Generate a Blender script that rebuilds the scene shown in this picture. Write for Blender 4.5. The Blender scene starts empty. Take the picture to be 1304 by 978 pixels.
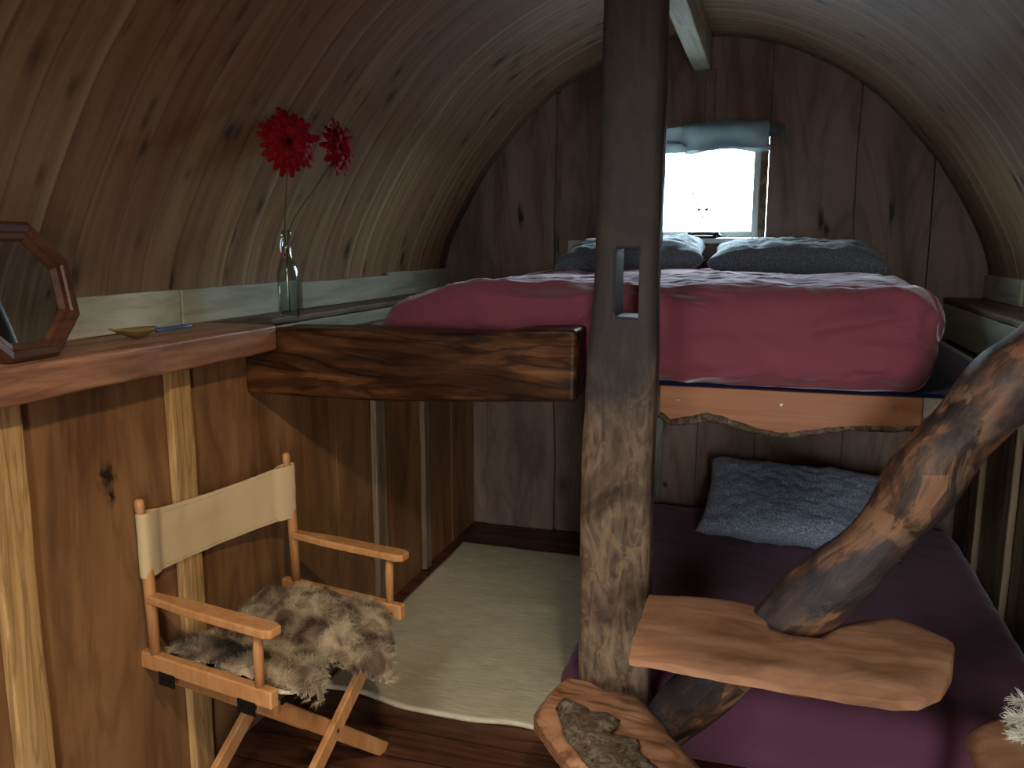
import bpy, bmesh, math, random
from mathutils import Vector, Matrix, noise
random.seed(7)
sc = bpy.context.scene
COL = sc.collection
PI = math.pi
V = Vector

# ------------------------------------------------------------------ camera
cam_d = bpy.data.cameras.new('camera'); cam = bpy.data.objects.new('camera', cam_d); COL.objects.link(cam)
cam_d.sensor_width = 36; cam_d.lens = 36 * 1050 / 1304; cam_d.clip_start = .05
cam.location = (0, 0, 1.5); cam.rotation_euler = (math.radians(90 - 9.6), 0, math.radians(17.3))
sc.camera = cam
sc.view_settings.view_transform = 'Standard'; sc.view_settings.look = 'None'
sc.view_settings.gamma = 1; sc.view_settings.exposure = .0; sc.view_settings.use_curve_mapping = False

# ------------------------------------------------------------------ object helpers
def tag(o, label=None, cat=None, group=None, kind=None):
    if label: o['label'] = label
    if cat: o['category'] = cat
    if group: o['group'] = group
    if kind: o['kind'] = kind
    return o
def empty(name, loc, label, cat, group=None):
    o = bpy.data.objects.new(name, None); COL.objects.link(o); o.location = loc; o.empty_display_size = .05
    return tag(o, label, cat, group)
def world_loc(o):
    p = V(o.location); q = o.parent
    while q: p += V(q.location); q = q.parent
    return p
def obj(name, bm, m, parent=None, loc=None, smooth=False, recalc=True, sharp=None):
    """links a bmesh given in world coordinates as one object whose origin is loc"""
    if recalc: bmesh.ops.recalc_face_normals(bm, faces=bm.faces[:])
    base = world_loc(parent) if parent else V((0, 0, 0))
    if loc is None:
        if parent: loc = base
        else:
            xs = [v.co for v in bm.verts]
            loc = V(((min(c.x for c in xs) + max(c.x for c in xs)) / 2, (min(c.y for c in xs) + max(c.y for c in xs)) / 2, min(c.z for c in xs)))
    loc = V(loc)
    for v in bm.verts: v.co -= loc
    me = bpy.data.meshes.new(name); bm.to_mesh(me); bm.free()
    if m: me.materials.append(m)
    if smooth:
        for p in me.polygons: p.use_smooth = True
    o = bpy.data.objects.new(name, me); COL.objects.link(o)
    if sharp: me.set_sharp_from_angle(angle=sharp)
    if parent: o.parent = parent; o.location = loc - base
    else: o.location = loc
    return o
def bevel(o, w, seg=2):
    b = o.modifiers.new('bevel', 'BEVEL'); b.width = w; b.segments = seg; b.limit_method = 'ANGLE'; b.angle_limit = .6
    return o
def new(): return bmesh.new()
def add_box(bm, a, b):
    a = V(a); b = V(b)
    vs = [bm.verts.new((x, y, z)) for x in (a.x, b.x) for y in (a.y, b.y) for z in (a.z, b.z)]
    for f in ((0,1,3,2),(4,6,7,5),(0,4,5,1),(2,3,7,6),(0,2,6,4),(1,5,7,3)): bm.faces.new([vs[i] for i in f])
    return bm
def box(a, b): return add_box(new(), a, b)
def add_bar(bm, p, q, w, t, side, taper=1.0):
    """rectangular bar from p to q; w measured along 'side', t across it"""
    p = V(p); q = V(q); d = (q - p).normalized(); s = V(side); s = (s - d * s.dot(d)).normalized(); u = d.cross(s)
    vs = []
    for e, k in ((p, 1), (q, taper)):
        for i, j in ((-1,-1),(1,-1),(1,1),(-1,1)): vs.append(bm.verts.new(e + s * (i * w / 2 * k) + u * (j * t / 2 * k)))
    for f in ((0,1,2,3),(7,6,5,4),(0,4,5,1),(1,5,6,2),(2,6,7,3),(3,7,4,0)): bm.faces.new([vs[i] for i in f])
    return bm
def bar(p, q, w, t, side): return add_bar(new(), p, q, w, t, side)
def add_prism(bm, pts, vec):
    a = [bm.verts.new(p) for p in pts]; b = [bm.verts.new(V(p) + V(vec)) for p in pts]; n = len(a)
    bm.faces.new(a); bm.faces.new(b[::-1])
    for i in range(n): bm.faces.new((a[i], b[i], b[(i+1) % n], a[(i+1) % n]))
    return bm
def add_tube(bm, path, rads, n=12, jitter=0, jscale=8, seed=0, cap=True):
    uvl = bm.loops.layers.uv.verify()
    path = [V(p) for p in path]; rings = []; L = 0
    if not hasattr(rads, '__len__'): rads = [rads] * len(path)
    t0 = (path[1] - path[0]).normalized(); s = t0.orthogonal().normalized(); lens = []
    for i, p in enumerate(path):
        t = (path[min(i+1, len(path)-1)] - path[max(i-1, 0)]).normalized()
        s = (s - t * s.dot(t)).normalized(); u = t.cross(s)
        if i: L += (p - path[i-1]).length
        lens.append(L); ring = []
        for k in range(n):
            a = 2 * PI * k / n; d = s * math.cos(a) + u * math.sin(a); r = rads[i]
            if jitter:
                q = p + d * r + V((seed, seed * 1.7, 0))
                r *= 1 + jitter * (noise.noise(q * jscale) + .5 * noise.noise(q * jscale * 2.7))
            ring.append(bm.verts.new(p + d * r))
        rings.append(ring)
    for i in range(len(rings) - 1):
        for k in range(n):
            f = bm.faces.new((rings[i][k], rings[i][(k+1) % n], rings[i+1][(k+1) % n], rings[i+1][k]))
            uv = [(k / n, lens[i]), ((k+1) / n, lens[i]), ((k+1) / n, lens[i+1]), (k / n, lens[i+1])]
            for l, c in zip(f.loops, uv): l[uvl].uv = c
    if cap:
        bm.faces.new(rings[0][::-1]); bm.faces.new(rings[-1])
    return bm
def tube(*a, **k): return add_tube(new(), *a, **k)
def add_lathe(bm, c, prof, n=24):
    rings = []
    for r, z in prof: rings.append([bm.verts.new((c[0] + r * math.cos(2*PI*k/n), c[1] + r * math.sin(2*PI*k/n), c[2] + z)) for k in range(n)])
    for i in range(len(rings) - 1):
        for k in range(n): bm.faces.new((rings[i][k], rings[i][(k+1) % n], rings[i+1][(k+1) % n], rings[i+1][k]))
    if prof[0][0] > 1e-4: bm.faces.new(rings[0][::-1])
    if prof[-1][0] > 1e-4: bm.faces.new(rings[-1])
    return bm
def subdiv_box(size, n):
    bm = new(); nx, ny, nz = n; sx, sy, sz = size
    cache = {}
    def vert(i, j, k):
        key = (i, j, k)
        if key not in cache: cache[key] = bm.verts.new((-sx/2 + sx*i/nx, -sy/2 + sy*j/ny, -sz/2 + sz*k/nz))
        return cache[key]
    for k in (0, nz):
        for i in range(nx):
            for j in range(ny): bm.faces.new([vert(*c) for c in ((i,j,k),(i+1,j,k),(i+1,j+1,k),(i,j+1,k))])
    for j in (0, ny):
        for i in range(nx):
            for k in range(nz): bm.faces.new([vert(*c) for c in ((i,j,k),(i+1,j,k),(i+1,j,k+1),(i,j,k+1))])
    for i in (0, nx):
        for j in range(ny):
            for k in range(nz): bm.faces.new([vert(*c) for c in ((i,j,k),(i,j+1,k),(i,j+1,k+1),(i,j,k+1))])
    return bm
def round_box(size, n, r):
    bm = subdiv_box(size, n); h = V(size) / 2
    for v in bm.verts:
        c = V([max(-h[i] + r, min(h[i] - r, v.co[i])) for i in range(3)]); d = v.co - c
        # spread the points in the rounded rim evenly by angle
        m = max(abs(x) for x in d)
        if m > 0 and d.length > 0: v.co = c + d.normalized() * m if m < r else c + d.normalized() * r
    return bm
def fbm(p, o=4):
    s = 0; a = 1
    for _ in range(o): s += a * noise.noise(p); p = p * 2.1 + V((3.1, 1.7, 5.3)); a *= .5
    return s
def interp(tab, x):
    if x <= tab[0][0]: return tab[0][1]
    for (a, b), (c, d) in zip(tab, tab[1:]):
        if x <= c: return b + (d - b) * (x - a) / (c - a)
    return tab[-1][1]
def catmull(pts, n=6):
    pts = [V(p) for p in pts]; out = []
    P = [pts[0] * 2 - pts[1]] + pts + [pts[-1] * 2 - pts[-2]]
    for i in range(1, len(P) - 2):
        for k in range(n):
            t = k / n; a, b, c, d = P[i-1], P[i], P[i+1], P[i+2]
            out.append(.5 * ((2*b) + (c-a)*t + (2*a-5*b+4*c-d)*t*t + (3*b-a-3*c+d)*t**3))
    out.append(pts[-1]); return out

# ------------------------------------------------------------------ materials
class NT:
    def __init__(s, name):
        s.m = bpy.data.materials.new(name); s.m.use_nodes = True; s.t = s.m.node_tree
        s.b = s.t.nodes['Principled BSDF']; s.out = s.t.nodes['Material Output']
    def n(s, typ, **k):
        nd = s.t.nodes.new(typ)
        for a, b in k.items():
            if a.startswith('i_'):
                key = a[2:]; key = int(key) if key.isdigit() else key.replace('_', ' ')
                if isinstance(b, bpy.types.NodeSocket): s.t.links.new(b, nd.inputs[key])
                else: nd.inputs[key].default_value = b
            else: setattr(nd, a, b)
        return nd
    def l(s, a, b): s.t.links.new(a, b)
    def math(s, op, a, b=0, c=0):
        nd = s.n('ShaderNodeMath', operation=op)
        for i, x in enumerate((a, b, c)):
            if isinstance(x, bpy.types.NodeSocket): s.l(x, nd.inputs[i])
            else: nd.inputs[i].default_value = x
        return nd.outputs[0]
    def ramp(s, f, stops, interp='LINEAR'):
        nd = s.n('ShaderNodeValToRGB'); s.l(f, nd.inputs[0]); e = nd.color_ramp.elements; nd.color_ramp.interpolation = interp
        while len(e) < len(stops): e.new(.5)
        for el, (p, c) in zip(e, stops): el.position = p; el.color = (*c, 1) if hasattr(c, '__len__') else (c, c, c, 1)
        return nd.outputs[0]
    def mix(s, f, a, b, mode='MIX'):
        nd = s.n('ShaderNodeMix', data_type='RGBA', blend_type=mode)
        for i, x in ((0, f), (6, a), (7, b)):
            if isinstance(x, bpy.types.NodeSocket): s.l(x, nd.inputs[i])
            else: nd.inputs[i].default_value = (*x, 1) if hasattr(x, '__len__') else x
        return nd.outputs[2]
    def bump(s, h, strength=.3, dist=.01):
        nd = s.n('ShaderNodeBump', i_Strength=strength, i_Distance=dist, i_Height=h); s.l(nd.outputs[0], s.b.inputs['Normal'])
    def base(s, c, rough=.6, spec=.3):
        if isinstance(c, bpy.types.NodeSocket): s.l(c, s.b.inputs['Base Color'])
        else: s.b.inputs['Base Color'].default_value = (*c, 1)
        s.b.inputs['Roughness'].default_value = rough; s.b.inputs['Specular IOR Level'].default_value = spec
        return s
    def coords(s, kind='Object', loc=(0,0,0), scale=(1,1,1), rot=(0,0,0)):
        tc = s.n('ShaderNodeTexCoord')
        mp = s.n('ShaderNodeMapping', i_Vector=tc.outputs[kind]); mp.inputs['Location'].default_value = loc
        mp.inputs['Scale'].default_value = scale; mp.inputs['Rotation'].default_value = rot
        return mp.outputs[0]
def lin(r, g, b):
    f = lambda c: (c / 255 / 12.92) if c / 255 <= .04045 else ((c / 255 + .055) / 1.055) ** 2.4
    return (f(r), f(g), f(b))
def wood(name, dark, mid, light, axis='Z', grain=22, stretch=10, knots=.5, coord='Object', rough=.6, bump=.25, seed=0, streak=.5, rot=(0,0,0), spec=.3, kn=1.0, spots=()):
    N = NT(name); i = 'XYZ'.index(axis)
    sc1 = [grain] * 3; sc1[i] = grain / stretch
    tc = N.coords(coord, loc=(seed * 3.7, seed * 1.3, seed * 2.1), scale=sc1, rot=rot)
    n1 = N.n('ShaderNodeTexNoise', i_Vector=tc, i_Scale=1.0, i_Detail=7.0, i_Roughness=.6, i_Distortion=.8).outputs[0]
    n2 = N.n('ShaderNodeTexNoise', i_Vector=tc, i_Scale=.17, i_Detail=3.0, i_Distortion=1.2).outputs[0]
    n3 = N.n('ShaderNodeTexNoise', i_Vector=tc, i_Scale=.45, i_Detail=5.0, i_Distortion=2.5).outputs[0]
    c = N.ramp(n1, [(.3, dark), (.5, mid), (.68, light)])
    c = N.mix(N.ramp(n2, [(.38, 0.), (.62, 1.)]), c, N.mix(.55, c, dark))
    st = N.ramp(n3, [(.44, 1.), (.5, 0.), (.56, 1.)])
    c = N.mix(N.math('MULTIPLY', N.math('SUBTRACT', 1, st), streak), c, N.mix(1, c, (.25, .18, .14), 'MULTIPLY'))
    if knots:
        vt = N.n('ShaderNodeTexVoronoi', i_Vector=N.coords(coord, loc=(seed * 3.7, seed * 1.3, seed * 2.1), scale=[(3.6 if q != i else 1.7) * kn for q in range(3)], rot=rot), i_Scale=1.0)
        dd = N.n('ShaderNodeTexNoise', i_Vector=tc, i_Scale=1.5).outputs[0]
        d = N.math('ADD', vt.outputs['Distance'], N.math('MULTIPLY', dd, .10))
        k = N.ramp(d, [(.12, 1.), (.17, .35), (.26, 0.)])
        c = N.mix(N.math('MULTIPLY', k, knots), c, (.012, .008, .006))
    for px, py, pz, rx, ry, rz in spots:      # single dark knots and splits of the boards
        vs = N.n('ShaderNodeVectorMath', operation='SUBTRACT', i_0=N.n('ShaderNodeTexCoord').outputs['Object'], i_1=(px, py, pz))
        vm = N.n('ShaderNodeVectorMath', operation='MULTIPLY', i_0=vs.outputs[0], i_1=(1 / rx, 1 / ry, 1 / rz))
        ln = N.n('ShaderNodeVectorMath', operation='LENGTH', i_0=vm.outputs[0]).outputs[1]
        wob = N.n('ShaderNodeTexNoise', i_Vector=vm.outputs[0], i_Scale=1.3, i_Detail=4.0, i_Distortion=1.0).outputs[0]
        ln = N.math('ADD', ln, N.math('MULTIPLY', N.math('SUBTRACT', wob, .5), 1.8))
        c = N.mix(N.ramp(ln, [(.35, .92), (.6, .35), (1.0, 0.)]), c, (.01, .008, .006))
    N.base(c, rough, spec)
    if bump: N.bump(n1, bump, .004)
    return N.m
def plain(name, c, rough=.5, spec=.4, metal=0):
    N = NT(name); N.base(c, rough, spec); N.b.inputs['Metallic'].default_value = metal
    n = N.n('ShaderNodeTexNoise', i_Vector=N.coords(scale=(40, 40, 40)), i_Detail=3.0).outputs[0]
    N.base(N.mix(N.ramp(n, [(.35, 0.), (.7, 1.)]), c, tuple(x * .75 for x in c)), rough, spec)
    return N.m
def fabric(name, c, c2, weave=260, rough=.9, bump=.15, low=3.0, sheen=.25, crease=False):
    N = NT(name); tc = N.coords()
    w = N.n('ShaderNodeTexNoise', i_Vector=tc, i_Scale=float(weave), i_Detail=2.0).outputs[0]
    l = N.n('ShaderNodeTexNoise', i_Vector=tc, i_Scale=low, i_Detail=4.0).outputs[0]
    c_ = N.mix(N.ramp(l, [(.35, 0.), (.65, 1.)]), c, c2)
    c_ = N.mix(N.math('MULTIPLY', w, .35), c_, tuple(x * .6 for x in c))
    N.base(c_, rough, .1)
    if crease:
        cn = N.n('ShaderNodeTexNoise', i_Vector=N.coords(scale=(2.2, 4, 6), rot=(.3, .7, .4)), i_Scale=1.0, i_Detail=2.0, i_Distortion=.6).outputs[0]
        N.bump(N.ramp(cn, [(.3, 0.), (.47, 1.), (.53, .9), (.75, 0.)]), .5, .05)
    else: N.bump(w, bump, .002)
    N.b.inputs['Sheen Weight'].default_value = sheen; N.b.inputs['Sheen Roughness'].default_value = .4; N.b.inputs['Sheen Tint'].default_value = (.9, .88, 1, 1)
    return N.m

M = {}
SPB = [(.205, 0, 1.60, .02, .3, .08), (.23, 0, 1.56, .02, .3, .05), (.50, 0, 1.63, .018, .3, .10), (-1.225, 0, 1.63, .022, .3, .09), (-.46, 0, .30, .02, .3, .025)]
M['wall'] = wood('cedar_wall', lin(100, 72, 48), lin(144, 106, 72), lin(164, 126, 88), 'Z', 7, 6, .9, bump=.12, streak=.3, rough=.5, spots=[(0, 1.535, .952, .2, .035, .05), (0, 1.545, .90, .2, .014, .03)])
M['wall_back'] = wood('end_wall_boards', lin(98, 82, 76), lin(140, 120, 110), lin(158, 140, 128), 'Z', 6, 5, .7, bump=.15, seed=3, streak=.3, spots=SPB)
M['batten'] = wood('pale_batten', lin(150, 118, 74), lin(196, 160, 108), lin(208, 176, 124), 'Z', 34, 16, .2, bump=.2, seed=5, streak=.5)
M['batten_dark'] = wood('dull_batten', lin(110, 96, 78), lin(146, 130, 108), lin(158, 142, 120), 'Z', 24, 12, .3, bump=.2, seed=6, streak=.4)
M['grey_batten'] = wood('grey_batten', lin(80, 84, 76), lin(140, 144, 130), lin(160, 164, 150), 'Z', 24, 8, .2, bump=.2, seed=8)
M['pale'] = wood('pale_board', lin(148, 146, 126), lin(186, 186, 166), lin(202, 204, 184), 'Y', 24, 9, .1, bump=.15, seed=9, streak=.12)
M['ledge'] = wood('ledge_wood', lin(96, 66, 50), lin(150, 108, 84), lin(176, 132, 106), 'Y', 14, 9, .3, bump=.2, seed=11, streak=.4, rough=.45)
M['ledge_dull'] = wood('ledge_dull', lin(70, 56, 42), lin(120, 100, 76), lin(150, 128, 100), 'Y', 14, 9, .3, bump=.2, seed=12, streak=.4)
M['beam'] = wood('charred_beam', lin(18, 10, 6), lin(96, 58, 30), lin(158, 108, 62), 'X', 17, 7, 1.0, bump=.6, seed=14, streak=1.0, rough=.42)
M['board'] = wood('planed_board', lin(160, 104, 72), lin(194, 134, 96), lin(208, 150, 112), 'X', 12, 9, .15, bump=.1, seed=17, streak=.25, rough=.4)
M['step'] = wood('hewn_step', lin(134, 94, 70), lin(188, 140, 108), lin(204, 158, 126), 'X', 11, 4, .4, bump=.3, seed=19, streak=.25, rough=.42)
M['step_b'] = wood('hewn_step_split', lin(108, 74, 54), lin(182, 134, 102), lin(204, 158, 124), 'X', 13, 6, .3, bump=.5, seed=27, streak=.6, rough=.42, rot=(0, 0, .6))
M['chair'] = wood('oiled_beech', lin(178, 124, 78), lin(200, 148, 98), lin(212, 164, 116), 'Z', 30, 6, 0, bump=.05, seed=21, streak=.15, rough=.38)
M['mirror_wood'] = wood('red_mirror_frame', lin(48, 28, 20), lin(76, 46, 34), lin(92, 58, 44), 'Y', 30, 6, 0, bump=.05, seed=23, streak=.3, rough=.3, spec=.5)
M['navy'] = fabric('navy_cloth', lin(22, 34, 84), lin(16, 26, 66))
M['crimson'] = fabric('crimson_sheet', lin(158, 88, 102), lin(148, 80, 96), 300, low=2, sheen=.6, crease=True)
M['plum'] = fabric('plum_sheet', lin(116, 74, 98), lin(104, 66, 90), 300, low=2)
M['canvas'] = fabric('cream_canvas', lin(216, 196, 158), lin(204, 182, 142), 420)
M['sling'] = fabric('dark_sling', lin(40, 28, 24), lin(30, 22, 20), 300)
M['blind'] = fabric('grey_linen', lin(116, 124, 126), lin(88, 96, 98), 200, low=9)
_t = M['blind'].node_tree; _b = _t.nodes['Principled BSDF']; _tr = _t.nodes.new('ShaderNodeBsdfTranslucent'); _tr.inputs[0].default_value = (.7, .76, .78, 1)
_mx = _t.nodes.new('ShaderNodeMixShader'); _mx.inputs[0].default_value = .45
_t.links.new(_b.outputs[0], _mx.inputs[1]); _t.links.new(_tr.outputs[0], _mx.inputs[2]); _t.links.new(_mx.outputs[0], _t.nodes['Material Output'].inputs[0])
M['white_paint'] = plain('white_paint', lin(205, 212, 210), .4)
M['white_plastic'] = plain('white_plastic', lin(214, 218, 222), .35)
M['black_metal'] = plain('black_metal', (.02, .02, .022), .35, .5, .6)
M['steel'] = plain('steel', (.35, .35, .36), .35, .5, 1)
M['pale_end'] = plain('pale_hide', lin(220, 208, 186), .8)

def m_floor():
    N = NT('red_brown_floorboards'); tc = N.n('ShaderNodeTexCoord').outputs['Object']
    sp = N.n('ShaderNodeSeparateXYZ', i_0=tc); v = N.math('MULTIPLY', sp.outputs[1], 1 / .135)
    idx = N.math('FLOOR', v); fr = N.math('FRACT', v)
    wn = N.n('ShaderNodeTexWhiteNoise', noise_dimensions='1D', i_W=idx).outputs[0]
    cb = N.n('ShaderNodeCombineXYZ', i_0=N.math('ADD', N.math('MULTIPLY', sp.outputs[0], 3), N.math('MULTIPLY', wn, 30)), i_1=N.math('MULTIPLY', sp.outputs[1], 26)).outputs[0]
    n = N.n('ShaderNodeTexNoise', i_Vector=cb, i_Scale=1.0, i_Detail=7.0, i_Distortion=1.0).outputs[0]
    c = N.ramp(n, [(.3, lin(54, 34, 26)), (.5, lin(100, 64, 48)), (.7, lin(126, 84, 64))])
    c = N.mix(N.math('MULTIPLY', wn, .5), c, lin(68, 42, 30))
    seam = N.ramp(fr, [(0., 1.), (.03, 0.), (.97, 0.), (1., 1.)])
    c = N.mix(seam, c, (.005, .003, .002)); N.base(c, .45, .35); N.bump(N.math('SUBTRACT', n, seam), .3, .004); return N.m
M['floor'] = m_floor()
def m_ceiling():
    N = NT('arched_ceiling_planks'); uv = N.n('ShaderNodeTexCoord').outputs['UV']
    sp = N.n('ShaderNodeSeparateXYZ', i_0=uv); u, v0 = sp.outputs[0], sp.outputs[1]
    wob = N.n('ShaderNodeTexNoise', i_Vector=uv, i_Scale=.9, i_Detail=1.0).outputs[0]
    v = N.math('MULTIPLY', N.math('ADD', v0, N.math('MULTIPLY', wob, .05)), 1 / .118)
    idx = N.math('FLOOR', v); fr = N.math('FRACT', v)
    wn = N.n('ShaderNodeTexWhiteNoise', noise_dimensions='1D', i_W=idx)
    off = N.math('MULTIPLY', wn.outputs[0], 40)
    cb = N.n('ShaderNodeCombineXYZ', i_0=N.math('ADD', N.math('MULTIPLY', u, 1.6), off), i_1=N.math('MULTIPLY', v0, 30), i_2=off).outputs[0]
    n = N.n('ShaderNodeTexNoise', i_Vector=cb, i_Scale=1.0, i_Detail=6.0, i_Distortion=.7).outputs[0]
    cb2 = N.n('ShaderNodeCombineXYZ', i_0=N.math('ADD', N.math('MULTIPLY', u, .9), off), i_1=N.math('MULTIPLY', v0, 9), i_2=off).outputs[0]
    n2 = N.n('ShaderNodeTexNoise', i_Vector=cb2, i_Scale=1.0, i_Detail=4.0, i_Distortion=1.5).outputs[0]
    c = N.ramp(n, [(.28, lin(126, 98, 68)), (.5, lin(150, 122, 88)), (.72, lin(168, 142, 108))])
    c = N.mix(N.ramp(n2, [(.46, 0.), (.7, .75)]), c, lin(120, 84, 62))
    c = N.mix(N.ramp(wn.outputs[0], [(0., .1), (1., .55)]), c, lin(112, 76, 56))
    cb3 = N.n('ShaderNodeCombineXYZ', i_0=N.math('ADD', N.math('MULTIPLY', u, 4.2), off), i_1=N.math('MULTIPLY', v0, 8.5), i_2=off).outputs[0]
    vo = N.n('ShaderNodeTexVoronoi', i_Vector=cb3, i_Scale=1.0)
    d = N.math('SUBTRACT', N.math('ADD', vo.outputs['Distance'], N.math('MULTIPLY', n, .12)), N.math('MULTIPLY', N.n('ShaderNodeSeparateColor', i_0=vo.outputs['Color']).outputs[0], .13))
    k = N.ramp(d, [(.05, 1.), (.12, .4), (.24, 0.)])
    c = N.mix(N.math('MULTIPLY', k, .85), c, lin(34, 22, 16))
    cb4 = N.n('ShaderNodeCombineXYZ', i_0=N.math('ADD', N.math('MULTIPLY', u, 7.0), off), i_1=N.math('MULTIPLY', v0, 17), i_2=3.0).outputs[0]
    vo2 = N.n('ShaderNodeTexVoronoi', i_Vector=cb4, i_Scale=1.0); cc = N.n('ShaderNodeSeparateColor', i_0=vo2.outputs['Color']).outputs[1]
    k2 = N.math('MULTIPLY', N.ramp(N.math('ADD', vo2.outputs['Distance'], N.math('MULTIPLY', n, .25)), [(.22, 1.), (.42, 0.)]), N.ramp(cc, [(.6, 0.), (.8, 1.)]))
    c = N.mix(N.math('MULTIPLY', k2, .6), c, lin(50, 34, 26))
    sap = N.ramp(N.n('ShaderNodeTexWhiteNoise', noise_dimensions='1D', i_W=N.math('ADD', idx, 17.3)).outputs[0], [(.55, 0.), (.6, 1.)])
    c = N.mix(N.math('MULTIPLY', sap, N.ramp(fr, [(.72, 0.), (.95, .4)])), c, lin(196, 178, 140))
    # redder planks further out to the front of the room
    seam = N.ramp(fr, [(0., 1.), (.05, 0.), (.95, 0.), (1., 1.)])
    c = N.mix(N.math('MULTIPLY', seam, .4), c, lin(60, 40, 26))
    N.base(c, .55, .3); N.bump(N.math('SUBTRACT', n, seam), .25, .004); return N.m
M['ceiling'] = m_ceiling()
def m_rug():
    N = NT('cream_rug'); tc = N.coords(scale=(12, 160, 1))
    n = N.n('ShaderNodeTexNoise', i_Vector=tc, i_Scale=1.0, i_Detail=4.0).outputs[0]
    l = N.n('ShaderNodeTexNoise', i_Vector=N.coords(scale=(6, 14, 1)), i_Scale=1.0, i_Detail=4.0).outputs[0]
    c = N.ramp(n, [(.3, lin(186, 182, 158)), (.7, lin(222, 220, 198))])
    c = N.mix(N.ramp(l, [(.4, 0.), (.7, .5)]), c, lin(186, 178, 148))
    N.base(c, .95, .05); N.bump(n, .4, .003); return N.m
M['rug'] = m_rug()
def m_pillow(name, a, b, s):
    N = NT(name); tc = N.coords()
    dn = N.n('ShaderNodeTexNoise', i_Vector=tc, i_Scale=14.0).outputs['Color']
    vm = N.n('ShaderNodeMix', data_type='VECTOR', i_0=.06); N.l(tc, vm.inputs[4]); N.l(dn, vm.inputs[5])
    v = N.n('ShaderNodeTexVoronoi', feature='DISTANCE_TO_EDGE', i_Vector=vm.outputs[1], i_Scale=s).outputs['Distance']
    v2 = N.n('ShaderNodeTexVoronoi', i_Vector=vm.outputs[1], i_Scale=s * 1.7).outputs['Distance']
    c = N.mix(N.ramp(v, [(.04, 1.), (.11, 0.)]), a, b)
    c = N.mix(N.ramp(v2, [(.12, .9), (.25, 0.)]), c, b)
    N.base(c, .9, .1); N.b.inputs['Sheen Weight'].default_value = .2; return N.m
M['pillow'] = m_pillow('grey_pattern_cotton', lin(96, 106, 116), lin(122, 134, 144), 75)
M['pillow_low'] = m_pillow('blue_floral_cotton', lin(112, 128, 156), lin(166, 180, 204), 85)
def m_log(name, dark, mid, peel, pale, seed, amt=.5):
    N = NT(name)
    uv = lambda a, b: N.coords('UV', loc=(seed, seed * 2, 0), scale=(a, b, 1))
    n1 = N.n('ShaderNodeTexNoise', i_Vector=uv(2.6, 3.2), i_Scale=1.0, i_Detail=5.0, i_Roughness=.65, i_Distortion=1.2).outputs[0]
    n2 = N.n('ShaderNodeTexNoise', i_Vector=uv(13, 7), i_Scale=1.0, i_Detail=6.0, i_Roughness=.65, i_Distortion=1.0)
    n3 = N.n('ShaderNodeTexNoise', i_Vector=uv(3.4, 2.0), i_Scale=1.0, i_Detail=4.0, i_Distortion=.8).outputs[1]
    n3 = N.n('ShaderNodeSeparateColor', i_0=n3).outputs[1]
    c = N.ramp(n1, [(.38, dark), (.49, mid), (.57, peel if amt > .4 else mid), (.7, pale)])
    c = N.mix(N.ramp(n2.outputs[0], [(.38, .75), (.55, 0.)]), c, dark)
    vm = N.n('ShaderNodeMix', data_type='VECTOR', i_0=.12); N.l(uv(9, 16), vm.inputs[4]); N.l(n2.outputs[1], vm.inputs[5])
    vo = N.n('ShaderNodeTexVoronoi', i_Vector=vm.outputs[1], i_Scale=1.2); cell = N.n('ShaderNodeSeparateColor', i_0=vo.outputs['Color']).outputs[0]
    k = N.math('MULTIPLY', N.ramp(cell, [(1 - amt * .45, 0.), (1 - amt * .42, 1.)]), N.ramp(n1, [(.42, 0.), (.5, 1.)]))
    c = N.mix(N.math('MULTIPLY', k, .8), c, N.mix(N.ramp(n3, [(.4, 0.), (.6, 1.)]), peel, pale))
    c = N.mix(N.ramp(n3, [(.48, 0.), (.58, .8)]), c, lin(54, 54, 62))
    N.base(c, .5, .4); N.bump(N.math('ADD', n2.outputs[0], N.math('MULTIPLY', k, .35)), .7, .006); return N.m
M['log'] = m_log('peeled_bark', lin(44, 36, 34), lin(92, 70, 56), lin(152, 108, 80), lin(148, 128, 102), 1.3, .62)
def m_bark():
    N = NT('grey_bark'); ob = N.coords(scale=(40, 40, 40))
    n = N.n('ShaderNodeTexNoise', i_Vector=ob, i_Scale=1.0, i_Detail=7.0, i_Roughness=.7, i_Distortion=1.4).outputs[0]
    l = N.n('ShaderNodeTexNoise', i_Vector=N.coords(scale=(9, 9, 9)), i_Scale=1.0, i_Detail=3.0).outputs[0]
    c = N.ramp(n, [(.32, lin(50, 42, 36)), (.5, lin(112, 100, 84)), (.68, lin(158, 148, 128))])
    c = N.mix(N.ramp(l, [(.45, 0.), (.65, .6)]), c, lin(96, 74, 54)); N.base(c, .8, .2); N.bump(n, 1.0, .01); return N.m
M['bark'] = m_bark()
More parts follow.
